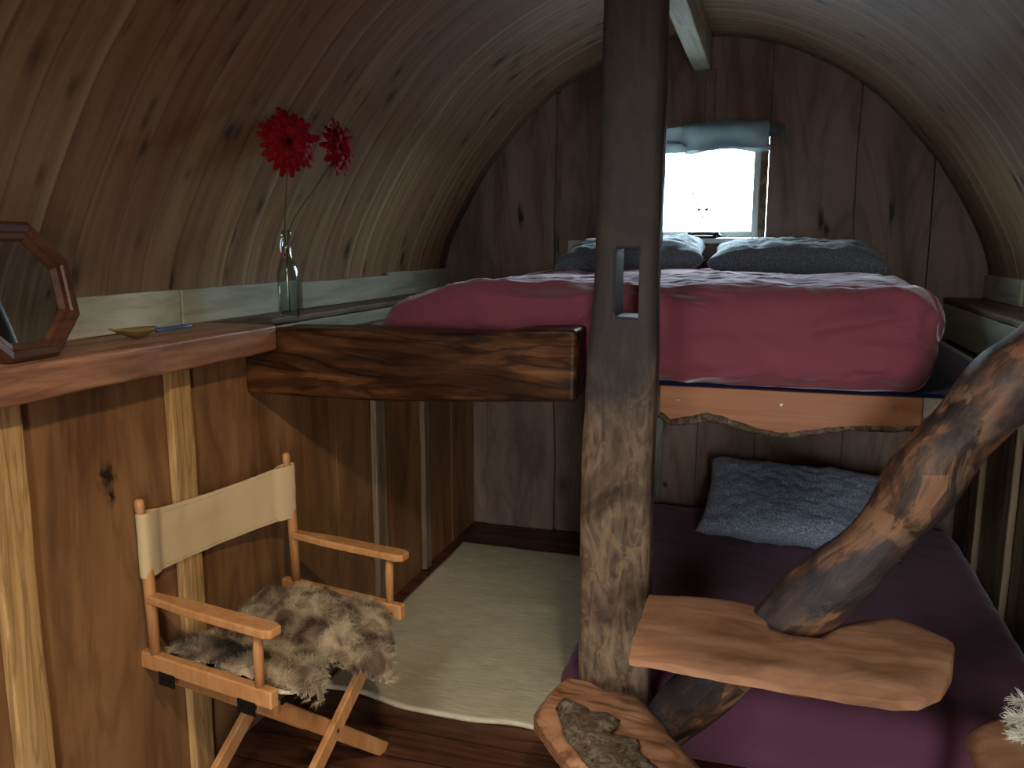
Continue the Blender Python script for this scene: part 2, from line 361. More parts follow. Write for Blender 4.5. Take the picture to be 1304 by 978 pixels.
def m_post():
    N = NT('hewn_post'); tc = N.coords(scale=(26, 26, 7)); ob = N.coords()
    n1 = N.n('ShaderNodeTexNoise', i_Vector=tc, i_Scale=1.0, i_Detail=6.0, i_Distortion=1.6).outputs[0]
    w = N.n('ShaderNodeTexNoise', i_Vector=N.coords(scale=(16, 16, 9), rot=(0, .5, 0)), i_Scale=1.0, i_Detail=5.0, i_Roughness=.6, i_Distortion=3.5).outputs[0]
    n2 = N.n('ShaderNodeTexNoise', i_Vector=ob, i_Scale=4.0, i_Detail=4.0, i_Distortion=1.0).outputs[0]
    c = N.ramp(n1, [(.28, lin(62, 50, 42)), (.5, lin(112, 94, 78)), (.72, lin(146, 126, 106))])
    c = N.mix(N.ramp(w, [(.52, 0.), (.6, .55)]), c, lin(146, 122, 94))
    c = N.mix(N.ramp(n2, [(.46, 0.), (.66, .8)]), c, lin(44, 34, 28))
    # window glare painted into the colour: the upper half fades to blue-grey
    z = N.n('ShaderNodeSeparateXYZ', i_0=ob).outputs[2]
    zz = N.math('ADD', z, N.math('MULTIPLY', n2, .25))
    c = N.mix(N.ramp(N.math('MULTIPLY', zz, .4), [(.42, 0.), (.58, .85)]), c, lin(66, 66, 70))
    N.base(c, .6, .3); N.bump(N.math('ADD', n1, N.math('MULTIPLY', w, .2)), .5, .005); return N.m
M['post'] = m_post()
def m_wool(name, stops):
    N = NT(name)
    n = N.n('ShaderNodeTexNoise', i_Vector=N.coords(), i_Scale=11.0, i_Detail=4.0, i_Distortion=.6).outputs[0]
    N.base(N.ramp(n, stops), .9, .08); N.b.inputs['Sheen Weight'].default_value = .3; return N.m
M['wool'] = m_wool('grey_brown_fleece', [(.34, lin(70, 56, 46)), (.45, lin(132, 114, 94)), (.56, lin(180, 164, 136)), (.7, lin(200, 188, 162))])
M['hide'] = m_wool('dark_brown_hide', [(.38, lin(50, 36, 28)), (.5, lin(112, 92, 74)), (.62, lin(168, 150, 122))])
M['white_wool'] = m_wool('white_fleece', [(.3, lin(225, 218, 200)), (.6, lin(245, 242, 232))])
def m_glass(name, tint, rough=.02, f=.12):
    N = NT(name); t = N.n('ShaderNodeBsdfTransparent'); t.inputs[0].default_value = (*tint, 1)
    g = N.n('ShaderNodeBsdfGlossy', i_Roughness=rough); lw = N.n('ShaderNodeLayerWeight', i_Blend=.25)
    mx = N.n('ShaderNodeMixShader'); N.l(N.math('ADD', N.math('MULTIPLY', lw.outputs[1], .7), f * .4), mx.inputs[0])
    N.l(t.outputs[0], mx.inputs[1]); N.l(g.outputs[0], mx.inputs[2]); N.l(mx.outputs[0], N.out.inputs[0]); return N.m
M['pane'] = m_glass('window_glass', (.95, .98, .98), f=.03)
M['glass'] = m_glass('bottle_glass', (.86, .9, .88))
def m_mirror():
    N = NT('mirror_glass'); N.base((.82, .82, .8), .02, .5); N.b.inputs['Metallic'].default_value = 1; return N.m
M['mirror'] = m_mirror()
M['petal'] = plain('red_petals', lin(150, 16, 34), .7, .15)
M['petal_dark'] = plain('dark_red_centre', lin(90, 20, 34), .8, .1)
M['stem'] = plain('grey_green_stem', lin(70, 84, 56), .6, .2)
M['rubber'] = plain('orange_red_rubber', lin(140, 76, 62), .5, .3)
M['bowl'] = plain('horn_bowl', lin(128, 112, 72), .4, .4)
M['blue_pen'] = plain('blue_plastic', lin(60, 90, 140), .35, .4)

# ------------------------------------------------------------------ the room
XL, XR, YB, YF = -1.49, .86, 4.09, -1.8
def wobble_box(a, b, amp=.004, n=(1, 1, 10), seed=0):
    a = V(a); b = V(b); s = b - a; bm = subdiv_box(s, n); c = (a + b) / 2
    for v in bm.verts:
        v.co += c; q = v.co * 5 + V((seed, seed, seed))
        v.co += V((noise.noise(q), noise.noise(q + V((9, 0, 0))), noise.noise(q + V((0, 9, 0))))) * amp
    return bm
o = obj('floor', box((XL - .03, YF, -.05), (XR + .03, YB + .03, 0)), M['floor'], loc=(0, 0, 0)); tag(o, kind='structure')
# left and right lower walls, built of wide boards with thin gaps
def board_wall(name, x0, x1, edges, mat, z1):
    bm = new(); add_box(bm, (x0 if x0 < XL else x1, YF, 0), (x1 if x0 < XL else x0, YB, z1)) if False else None
    r = random.Random(3)
    for a, b in zip(edges, edges[1:]):
        d = r.uniform(-.004, .002)
        s = 1 if x1 > x0 else -1
        add_box(bm, (x0, a + .003, 0), (x1 + s * d, b - .003, z1))
    add_box(bm, (x0 - (.01 if x1 > x0 else -.01), edges[0], 0), (x0 + (.004 if x1 > x0 else -.004), edges[-1], z1))
    add_box(bm, (min(x0, 1.09 * x0 + .06), YF, 0), (max(x0, 1.09 * x0 + .06), YB, 1.19)) if x0 > 0 else add_box(bm, (-1.68, YF, 0), (x0 - .002, YB, 1.19))
    add_box(bm, (.945, YF, 1.1), (.99, YB, 1.3)) if x0 > 0 else add_box(bm, (-1.72, YF, 1.1), (-1.66, YB, 1.3))
    return tag(obj(name, bm, mat, loc=(x0, 0, 0)), kind='structure')
board_wall('wall_left', XL - .03, XL, [YF, -1.2, -.6, 0, .5, .9, 1.26, 1.78, 2.29, 2.62, 2.94, 3.38, 3.76, YB], M['wall'], 1.2)
board_wall('wall_right', XR + .03, XR, [YF, -1.2, -.6, 0, .5, .9, 1.3, 1.78, 2.2, 2.6, 3.2, 3.6, 3.85, YB], M['batten_dark'], 1.2)

tn = [0]
def trim(a, b, mat, n=(1, 1, 10), amp=.003, bw=.004):
    tn[0] += 1
    o = obj('trim_%d' % tn[0], wobble_box(a, b, amp, n, tn[0] * 3.1), mat); bevel(o, bw); return tag(o, kind='structure')
for y0, y1, mt in ((1.21, 1.295, 'batten'), (1.742, 1.822, 'batten'), (2.89, 2.98, 'batten_dark'), (3.37, 3.43, 'batten_dark'), (.55, .64, 'batten')):
    trim((XL, y0, 0), (XL + .024, y1, 1.198), M[mt])
for y0, y1 in ((3.6, 3.68), (3.16, 3.23), (2.62, 2.7)):
    trim((XR - .024, y0, 0), (XR, y1, 1.198), M['batten_dark'])
trim((-.545, YB - .022, 0), (-.475, YB, 1.06), M['grey_batten'])

# end wall of wide waney-edged boards, pierced by the window
WX0, WX1, WZ0, WZ1 = -.615, -.035, 1.53, 2.0
bm = new(); rr = random.Random(5)
edges = [-1.72, -1.41, -1.035, -.615, -.31, -.035, .345, .66, 1.02]
gap = {-1.035: .02, .345: .016, -.31: .006, -.035: .003}
for i, (a, b) in enumerate(zip(edges, edges[1:])):
    yo = YB + (-.012 if i % 2 else -.002)
    g0 = gap.get(a, .004) / 2; g1 = gap.get(b, .004) / 2
    spans = [(0, 2.7)] if not (a >= WX0 - .01 and b <= WX1 + .01) else [(0, WZ0), (WZ1, 2.7)]
    for z0, z1 in spans:
        n = max(2, int((z1 - z0) / .08)); ring = []
        L = [V((a + g0 + g0 * 1.6 * noise.noise(V((a * 7, 3, z0 + (z1 - z0) * k / n * 1.0)) * 2.3), 0, z0 + (z1 - z0) * k / n)) for k in range(n + 1)]
        R = [V((b - g1 + g1 * 1.6 * noise.noise(V((b * 7, 8, z0 + (z1 - z0) * k / n)) * 2.3), 0, z0 + (z1 - z0) * k / n)) for k in range(n + 1)]
        pts = [p + V((0, yo, 0)) for p in L] + [p + V((0, yo, 0)) for p in R[::-1]]
        add_prism(bm, pts, (0, YB + .03 - yo, 0))
# backing that closes the gaps
for a, b in (((-1.74, YB + .02, 0), (WX0, YB + .05, 2.7)), ((WX1, YB + .02, 0), (1.04, YB + .05, 2.7)), ((WX0, YB + .02, 0), (WX1, YB + .05, WZ0)), ((WX0, YB + .02, WZ1), (WX1, YB + .05, 2.7))):
    add_box(bm, a, b)
tag(obj('wall_back', bm, M['wall_back'], loc=(0, YB, 0)), kind='structure')
trim((-.33, YB - .035, 2.06), (-.285, YB - .012, 2.29), M['wall_back'])
# front wall with the open doorway behind the camera
DX0, DX1, DZ = .35, .75, 1.95
bm = new(); add_box(bm, (-1.74, YF - .04, 0), (DX0, YF, 2.7)); add_box(bm, (DX1, YF - .04, 0), (1.04, YF, 2.7)); add_box(bm, (DX0, YF - .04, DZ), (DX1, YF, 2.7))
tag(obj('wall_front', bm, M['wall_back'], loc=(0, YF, 0)), kind='structure')

# arched ceiling
ARC = [(0, 2.445), (.18, 2.43), (.36, 2.385), (.53, 2.31), (.69, 2.215), (.82, 2.11), (.92, 2.0), (1.02, 1.88), (1.10, 1.76), (1.17, 1.64), (1.23, 1.52), (1.265, 1.42), (1.28, 1.34), (1.285, 1.25)]
XC = -.37
half = catmull([(x, 0, z) for x, z in ARC], 4)
prof = [V((XC - p.x, 0, p.z)) for p in half[::-1]] + [V((XC + p.x, 0, p.z)) for p in half[1:]]
bm = new(); uvl = bm.loops.layers.uv.verify(); s = [0]
for a, b in zip(prof, prof[1:]): s.append(s[-1] + (b - a).length)
ys = [YF + (YB + .05 - YF) * k / 30 for k in range(31)]
grid = [[bm.verts.new((p.x, y, p.z)) for p in prof] for y in ys]
for i in range(30):
    for k in range(len(prof) - 1):
        f = bm.faces.new((grid[i][k], grid[i][k+1], grid[i+1][k+1], grid[i+1][k]))
        for l, c in zip(f.loops, ((s[k], ys[i]), (s[k+1], ys[i]), (s[k+1], ys[i+1]), (s[k], ys[i+1]))): l[uvl].uv = c
o = obj('ceiling', bm, M['ceiling'], loc=(XC, 0, 1.25), smooth=True, recalc=False)
sm = o.modifiers.new('solid', 'SOLIDIFY'); sm.thickness = .03; sm.offset = -1
tag(o, kind='structure')
# test orientation: thickness must go outward
o.data.update()
if o.data.polygons[len(o.data.polygons) // 2 + len(prof) // 2].normal.z > 0: sm.offset = 1

# roof opening added to light the rug, in the left slope behind the viewer
SX0, SX1, SY0, SY1 = -.95, -.46, -.5, .45
cutb = obj('cutter', box((SX0, SY0, 1.6), (SX1, SY1, 2.8)), None)
ceil = bpy.data.objects['ceiling']
bo = ceil.modifiers.new('hole', 'BOOLEAN'); bo.object = cutb; bo.operation = 'DIFFERENCE'; bo.solver = 'EXACT'
dg = bpy.context.evaluated_depsgraph_get(); dg.update()
me = bpy.data.meshes.new_from_object(ceil.evaluated_get(dg)); ceil.modifiers.clear(); ceil.data = me
bpy.data.objects.remove(cutb)
ARCP = [(p.x, p.z) for p in prof]
def arc_z(x): return interp(ARCP, x)
w2 = bpy.data.objects.new('added_roof_window', None); COL.objects.link(w2); w2.location = ((SX0 + SX1) / 2, (SY0 + SY1) / 2, arc_z((SX0 + SX1) / 2)); tag(w2, kind='structure')
za, zb_ = arc_z(SX0), arc_z(SX1)
bm = new()
for y in (SY0 + .02, SY1 - .02): add_bar(bm, (SX0, y, za + .01), (SX1, y, zb_ + .01), .04, .05, (0, 1, 0))
for x, z in ((SX0 + .02, za + .0), (SX1 - .02, zb_ + .03)): add_bar(bm, (x, SY0, z), (x, SY1, z), .04, .05, (1, 0, 0))
obj('window_frame', bm, M['white_paint'], w2)
bm = new(); add_prism(bm, [(SX0, SY0, za + .02), (SX1, SY0, zb_ + .02), (SX1, SY1, zb_ + .02), (SX0, SY1, za + .02)], (0, 0, .004)); obj('pane', bm, M['pane'], w2)

# ledges and pale strips
LZ = 1.27
LXS, LXI = -1.62, -1.365
def ledge(name, xo, xi, y0, y1, z0, z1, mat, label, n=40, wav=.012, seed=0):
    """shelf with a wavy hewn inner edge"""
    bm = subdiv_box((abs(xi - xo), y1 - y0, z1 - z0), (6, n, 2)); cx, cy, cz = (xo + xi) / 2, (y0 + y1) / 2, (z0 + z1) / 2
    for v in bm.verts:
        v.co += V((cx, cy, cz)); t = (v.co.x - xo) / (xi - xo)
        v.co.x += wav * t * fbm(V((seed, v.co.y * 3, v.co.z * 2)), 3)
        v.co.z += .004 * fbm(V((v.co.x * 4, v.co.y * 4, seed)), 2) * (1 if v.co.z > cz - .001 else 2)
    o = obj(name, bm, mat); bevel(o, .008, 3); return tag(o, label, 'ledge')
ledge('wall_ledge', LXS - .02, LXI, -.6, 2.075, 1.195, LZ, M['ledge'], 'thick reddish wooden ledge along the left wall carrying the octagonal mirror', seed=1)
ledge('wall_ledge', LXS - .02, -1.5, 2.0765, 4.075, 1.245, LZ, M['ledge_dull'], 'narrow brown ledge running behind the crossbeam on the left of the upper bed', wav=.004, seed=2)
ledge('wall_ledge', .985 - .06, .735, 1.0, 4.075, 1.245, LZ, M['ledge_dull'], 'dull grey-brown ledge on the right wall beside the upper bed', wav=.006, seed=3)
def trimY(a, b, mat): return trim(a, b, mat, (1, 14, 1), .002, .003)
for y0, y1, d, h in ((-.3, 1.99, .0, 1.372), (1.995, 2.62, .002, 1.372), (2.625, 3.36, .012, 1.365), (3.365, 4.075, .0, 1.378)):
    trimY((LXS - .02, y0, LZ), (LXS + d, y1, h), M['pale'])
for y0, y1, d in ((1.2, 3.5, 0), (3.505, 4.075, .01)):
    trimY((.9 - d, y0, LZ), (.93, y1, 1.37), M['pale'])
trimY((-1.525, 2.3, 1.10), (-1.502, 4.075, 1.243), M['pale'])
trimY((.737, 2.3, 1.10), (.765, 4.075, 1.243), M['pale'])

# ridge beam
o = obj('ridge_beam', wobble_box((-.39, YF + .01, 2.295), (-.312, YB - .014, 2.47), .004, (1, 30, 2), 4), M['pale']); bevel(o, .005)
tag(o, 'pale square timber beam under the peak of the arched ceiling', 'beam')

# ------------------------------------------------------------------ window
w = obj('window_1', box((WX0, YB + .0, WZ0 - .001), (WX0 + .001, YB + .001, WZ0)), M['white_paint'], loc=(-.325, YB, WZ0)) if False else None
w = bpy.data.objects.new('window_1', None); COL.objects.link(w); w.location = (-.325, YB, WZ0); tag(w, kind='structure')
bm = new(); fx0, fx1, fz0, fz1 = WX0 + .004, -.05 - .02, WZ0 + .002, WZ1 - .004
for a, b in (((fx0, YB - .005, fz0), (fx0 + .035, YB + .05, fz1)), ((fx1 - .03, YB - .005, fz0), (fx1, YB + .05, fz1)),
             ((fx0 + .035, YB - .005, fz0), (fx1 - .03, YB + .05, fz0 + .03)), ((fx0 + .035, YB - .005, fz1 - .03), (fx1 - .03, YB + .05, fz1))): add_box(bm, a, b)
bevel(obj('window_frame', bm, M['white_paint'], w), .004)
obj('jamb', box((fx1 + .001, YB - .03, WZ0 + .002), (WX1 - .001, YB + .045, WZ1 - .004)), M['ledge_dull'], w)
obj('pane', box((fx0 + .03, YB + .02, fz0 + .025), (fx1 - .025, YB + .024, fz1 - .025)), M['pane'], w)
obj('sill', box((WX0 - .02, YB - .08, WZ0 - .025), (WX1 + .01, YB - .0125, WZ0 - .002)), M['white_paint'], w)
bm = new(); cx, zz = -.325, 1.665          # fine V-shaped leading on the pane
Yp = YB + .012
for s_ in (-1, 1):
    add_tube(bm, [(cx + s_ * .082, Yp, zz + .145), (cx + s_ * .018, Yp, zz + .008)], .0036, 6)
    for k in range(5):
        a = k * 2 * PI / 5; add_tube(bm, [(cx + s_ * .018, Yp, zz), (cx + s_ * .018 + .010 * math.cos(a), Yp, zz + .008 * math.sin(a))], [.007, .003], 6)
    add_tube(bm, catmull([(cx + s_ * .084, Yp, zz + .115), (cx + s_ * .090, Yp, zz + .1), (cx + s_ * .080, Yp, zz + .085)], 4), .0036, 6)
add_lathe(bm, (cx, Yp, zz - .035), [(.0, -.008), (.007, 0), (.0, .008)], 8)
obj('leaded_ornament', bm, M['black_metal'], w)
bm = new(); hx, hz, hy = -.315, WZ0 + .006, YB - .055   # ornate stay lying on the sill
add_tube(bm, catmull([(hx - .085, hy, hz), (hx - .06, hy, hz + .012), (hx - .03, hy, hz + .016), (hx + .03, hy, hz + .016), (hx + .06, hy, hz + .012), (hx + .085, hy, hz)], 5), .0075, 8)
add_tube(bm, [(hx - .06, hy, hz - .001), (hx + .06, hy, hz - .001)], .007, 8)
for s_ in (-1, 1): add_lathe(bm, (hx + s_ * .062, hy, hz), [(.013, -.006), (.016, 0), (.013, .02), (.006, .024)], 12)
o = obj('window_stay', bm, M['black_metal'], smooth=True); tag(o, 'small black ornate window handle on the sill below the leaded pane', 'window handle')

# rolled linen blind
bl = empty('roman_blind', (-.32, YB - .06, 1.93), 'crumpled grey linen blind rolled up above the small window', 'blind')
def cloth_roll(x0, x1, y, zf, rf, seed, n=60, m=20):
    bm = new(); rings = []
    for i in range(n + 1):
        x = x0 + (x1 - x0) * i / n; ring = []
        for k in range(m):
            a = 2 * PI * k / m; r = rf(x) * (1 + .22 * fbm(V((x * 7, math.cos(a) * 1.2 + seed, math.sin(a) * 1.2)), 3))
            ring.append(bm.verts.new((x, y + .55 * r * math.cos(a), zf(x) + r * math.sin(a))))
        rings.append(ring)
    for i in range(n):
        for k in range(m): bm.faces.new((rings[i][k], rings[i][(k+1) % m], rings[i+1][(k+1) % m], rings[i+1][k]))
    bm.faces.new(rings[0]); bm.faces.new(rings[-1]); return bm
obj('rolled_cloth', cloth_roll(-.63, -.04, YB - .062, lambda x: 1.985 + .02 * (x + .6), lambda x: .060 if x > -.42 else .052, 2), M['blind'], bl, smooth=True)
obj('drooping_fold', cloth_roll(-.63, -.40, YB - .075, lambda x: 1.945, lambda x: .026, 6), M['blind'], bl, smooth=True)
obj('lower_fold', cloth_roll(-.41, -.03, YB - .06, lambda x: 1.942 + .012 * math.sin(x * 20), lambda x: .016, 8), M['blind'], bl, smooth=True)
obj('upper_fold', cloth_roll(-.42, .03, YB - .05, lambda x: 2.012 + .05 * max(0, x + .05), lambda x: .032 - max(0, x + .06) * .18, 9), M['blind'], bl, smooth=True)
bm = new(); r_ = random.Random(2)
for k in range(16):
    x = -.02 + r_.uniform(-.03, .06); z = 2.03 - r_.uniform(0, .05)
    add_tube(bm, catmull([(x, YB - .05, z), (x + r_.uniform(0, .03), YB - .05, z - .02), (x + r_.uniform(0, .05), YB - .045, z - r_.uniform(.03, .09))], 4), .0009, 4)
obj('frayed_threads', bm, M['blind'], bl)

# ------------------------------------------------------------------ timber frame of the loft
def add_hewn(bm, secs, n=28, p=4.0, seed=0, amp=.005):
    """vertical timber lofted through (z, x0, x1, y0, y1) sections"""
    rings = []
    z0, z1 = secs[0][0], secs[-1][0]; K = 110
    for i in range(K + 1):
        z = z0 + (z1 - z0) * i / K
        a, b, c, d = [interp([(s[0], s[j]) for s in secs], z) for j in (1, 2, 3, 4)]
        cx, cy, hx, hy = (a + b) / 2, (c + d) / 2, (b - a) / 2, (d - c) / 2; ring = []
        for k in range(n):
            t = 2 * PI * k / n; ct, st = math.cos(t), math.sin(t)
            rr = (abs(ct) ** p + abs(st) ** p) ** (-1 / p)
            q = V((cx + hx * ct * rr, cy + hy * st * rr, z))
            nn = fbm(V((q.x * 7 + seed, q.y * 7, z * 3)), 4) * amp + noise.noise(V((ct * 2, st * 2, z * 14 + seed))) * amp * .5
            q += V((ct, st, 0)) * nn; ring.append(bm.verts.new(q))
        rings.append(ring)
    for i in range(K):
        for k in range(n): bm.faces.new((rings[i][k], rings[i][(k+1) % n], rings[i+1][(k+1) % n], rings[i+1][k]))
    bm.faces.new(rings[0]); bm.faces.new(rings[-1]); return bm
PY0, PY1 = 2.10, 2.218
secs = [(0, -.455, -.262, PY0, PY1), (.3, -.466, -.268, PY0, PY1), (.9, -.464, -.276, PY0, PY1), (1.2, -.454, -.271, PY0, PY1), (1.42, -.436, -.274, PY0, PY1),
        (1.7, -.430, -.271, PY0, PY1), (2.1, -.424, -.273, PY0, PY1), (2.425, -.42, -.274, PY0, PY1)]
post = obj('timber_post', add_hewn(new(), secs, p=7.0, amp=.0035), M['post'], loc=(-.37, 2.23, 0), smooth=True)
cut = obj('cutter', wobble_box((-.378, 2.0, 1.318), (-.318, 2.5, 1.492), .006, (4, 1, 8), 3), None)
bo = post.modifiers.new('slot', 'BOOLEAN'); bo.object = cut; bo.operation = 'DIFFERENCE'; bo.solver = 'EXACT'
dg = bpy.context.evaluated_depsgraph_get(); dg.update()
me = bpy.data.meshes.new_from_object(post.evaluated_get(dg)); post.modifiers.clear(); post.data = me
if not me.materials: me.materials.append(M['post'])
bpy.data.objects.remove(cut)
tag(post, 'tall dark hewn timber post with a slot cut through it', 'post')

def hewn_beam(name, x0, x1, y0, y1, zb, zt, mat, seed, amp=.006):
    bm = subdiv_box((x1 - x0, y1 - y0, 1), (60, 6, 14))
    for v in bm.verts:
        x = v.co.x + (x0 + x1) / 2; t = v.co.z + .5; y = v.co.y + (y0 + y1) / 2
        z = zb(x) + (zt(x) - zb(x)) * t
        q = V((x * 3, y * 9, z * 9 + seed))
        v.co = V((x, y + amp * fbm(q, 3) * (1 if v.co.y < 0 else .3), z + amp * .6 * fbm(q + V((5, 5, 5)), 3)))
    o = obj(name, bm, mat, smooth=True); bevel(o, .012, 3); return o
o = hewn_beam('crossbeam', -1.489, -.476, 2.09, 2.23, lambda x: interp([(-1.5, 1.058), (-1.0, 1.06), (-.46, 1.088)], x),
          lambda x: interp([(-1.5, 1.235), (-1.395, 1.25), (-1.37, 1.262), (-1.0, 1.262), (-.7, 1.262), (-.62, 1.278), (-.46, 1.283)], x), M['beam'], 3)
tag(o, 'thick charred and varnished crossbeam between the left ledge and the post', 'beam')

# loft deck and live-edge facing
o = obj('loft_deck', box((XL + .001, 2.4745, 1.045), (XR - .001, YB - .015, 1.082)), M['ledge_dull']); tag(o, 'wide plank deck that carries the upper mattress', 'bed deck')
bm = new(); K = 60; top = []; bot = []
for k in range(K + 1):
    x = -.30 + .715 * k / K
    zb = interp([(-.30, 1.0), (-.27, .978), (-.22, .985), (-.16, 1.0), (-.10, .992), (-.04, .972), (.02, .962), (.08, .962), (.16, .98), (.24, .994), (.34, .998), (.42, 1.004)], x)
    top.append(V((x, 2.45, 1.085 + .0))); bot.append(V((x, 2.45, zb + .003 * fbm(V((x * 30, 0, 0)), 2))))
add_prism(bm, top + bot[::-1], (0, .024, 0))
lb = obj('live_edge_board', bm, M['board'], loc=(0, 2.45, 1.0)); bevel(lb, .003)
tag(lb, 'orange planed board with a wavy live lower edge under the upper mattress', 'board')
bm = new()
for k in range(K):     # strip of bark along the wavy edge
    pass
path = [p + V((0, .006, -.003)) for p in bot]
rad = [.010 + .006 * max(0, 1 - abs(p.x + .16) / .16) for p in path]
obj('bark_edge', tube(path, rad, 10, .25, 30), M['bark'], lb, smooth=True)['label'] = 'grey bark edge'
for x, z in ((-.245, 1.045), (.047, 1.047), (.345, 1.052)):
    bm = new(); add_tube(bm, [(x, 2.4505, z), (x, 2.447, z)], [.006, .0045], 12); obj('screw', bm, M['steel'], lb)
o = obj('facing_board', box((.417, 2.452, 1.03), (.50, 2.474, 1.085)), M['pale']); bevel(o, .003); tag(o, 'short pale board end right of the live-edge board', 'board')
o = obj('facing_board', box((.502, 2.452, 1.03), (XR - .002, 2.474, 1.085)), M['ledge_dull']); bevel(o, .003); tag(o, 'board end behind the upper part of the curved log', 'board')
# navy cloth on the deck
bm = subdiv_box((2.2, 1.6, .008), (60, 50, 1))
for v in bm.verts:
    v.co += V((-.385, 3.268, 1.087)); v.co.z += .003 * abs(fbm(v.co * 5, 3))
    v.co.z = max(v.co.z, 1.0835)
o = obj('navy_blanket', bm, M['navy'], smooth=True); tag(o, 'flat navy blue blanket spread under the upper mattress', 'blanket')

# ------------------------------------------------------------------ mattresses and pillows
def mattress(c, size, n, r, wr, seed, sag=None):
    bm = round_box(size, n, r); h = V(size) / 2
    for v in bm.verts:
        p = v.co.copy(); side = max(abs(p.x) / h.x, abs(p.y) / h.y)
        nrm = V((p.x / h.x ** 1, p.y / h.y, p.z / h.z * 1.0)); nrm = V([x ** 5 for x in nrm]); nrm = nrm.normalized() if nrm.length > 0 else V((0, 0, 1))
        q = V((p.x, p.y, p.z))
        # soft dimples + diagonal creases
        d = fbm(q * 2.2 + V((seed, 0, 0)), 2) * wr * 1.2
        if p.z > 0:
            d += wr * .55 * (1 - abs(fbm(V((q.x * 4 + q.y * 6, q.y * 2.5 - q.x, seed)), 3)) * 2)
            d += wr * .3 * (1 - abs(noise.noise(V((q.x * 13 + q.y * 5, q.y * 9, seed + 4)))) * 2.5)
        else: d *= .5
        if side > .9: d += wr * .8 * (.5 - abs(noise.noise(V((q.x * 9 + q.z * 14, q.y * 9, q.z * 3 + seed)))))
        v.co = p + nrm * d
        if sag: v.co.z += sag(p)
        if v.co.z < -h.z: v.co.z = -h.z
        v.co += V(c)
    return bm
def sag(p):
    # falls away towards the left edge, soft hump near the front
    e = max(0, (-p.x - .45)) ; return (-.07 * (e / .37) ** 1.5 * (1 if p.z > 0 else 0))
o = obj('upper_mattress', mattress((-.385, 3.185, 1.095 + .1425), (1.66, 1.56, .285), (130, 110, 20), .085, .016, 2, sag), M['crimson'], smooth=True)
tag(o, 'wide mattress in a crumpled crimson sheet on the raised deck', 'mattress')
o = obj('lower_mattress', mattress((.142, 3.0925, .125), (1.39, 1.725, .25), (70, 80, 12), .075, .006, 9), M['plum'], smooth=True)
tag(o, 'plum purple sheeted mattress lying on the floor below the raised bed', 'mattress')

def pillow(c, size, seed, rot=(0, 0, 0), corner=.12, wr=.012, n=(56, 36)):
    sx, sy, sz = size; bm = new(); R = Matrix.Rotation(rot[2], 4, 'Z') @ Matrix.Rotation(rot[1], 4, 'Y') @ Matrix.Rotation(rot[0], 4, 'X')
    g = {}
    for s_ in (1, -1):
        for i in range(n[0] + 1):
            for j in range(n[1] + 1):
                u = -1 + 2 * i / n[0]; v = -1 + 2 * j / n[1]
                edge = i in (0, n[0]) or j in (0, n[1])
                if s_ == -1 and edge: g[(s_, i, j)] = g[(1, i, j)]; continue
                t = ((1 - u ** 4) * (1 - v ** 4)) ** .42 if not edge else 0
                x = u * sx / 2 * (1 - corner * .5 * (1 - v * v)); y = v * sy / 2 * (1 - corner * (1 - u * u))
                q = V((x * 6, y * 6, seed + s_))
                z = s_ * sz / 2 * t * (1 + .25 * fbm(q * .5, 2)) + wr * fbm(q * 1.6, 3) * (1.2 if edge else 1)
                z += .008 * (1 - abs(noise.noise(V((u * 5 + v * 3, v * 7, seed)))) * 3) * t
                p = R @ V((x, y, z)) + V(c)
                g[(s_, i, j)] = bm.verts.new(p)
        for i in range(n[0]):
            for j in range(n[1]): bm.faces.new([g[(s_, a, b)] for a, b in ((i, j), (i+1, j), (i+1, j+1), (i, j+1))])
    return bm
o = obj('pillow', pillow((-.61, 3.80, 1.446), (.66, .44, .15), 3, (.14, -.06, .05)), M['pillow'], smooth=True)
tag(o, 'grey patterned pillow on the upper bed, left one, behind the slotted post', 'pillow', 'pillows on the upper bed')
o = obj('pillow', pillow((.10, 3.80, 1.440), (.72, .44, .145), 11, (.14, .02, -.03)), M['pillow'], smooth=True)
tag(o, 'grey patterned pillow on the upper bed, right one, below the window', 'pillow', 'pillows on the upper bed')
o = obj('pillow', pillow((.16, 3.60, .40), (.80, .46, .17), 21, (.5, .03, -.06)), M['pillow_low'], smooth=True)
tag(o, 'pale blue floral pillow on the purple lower bed', 'pillow')

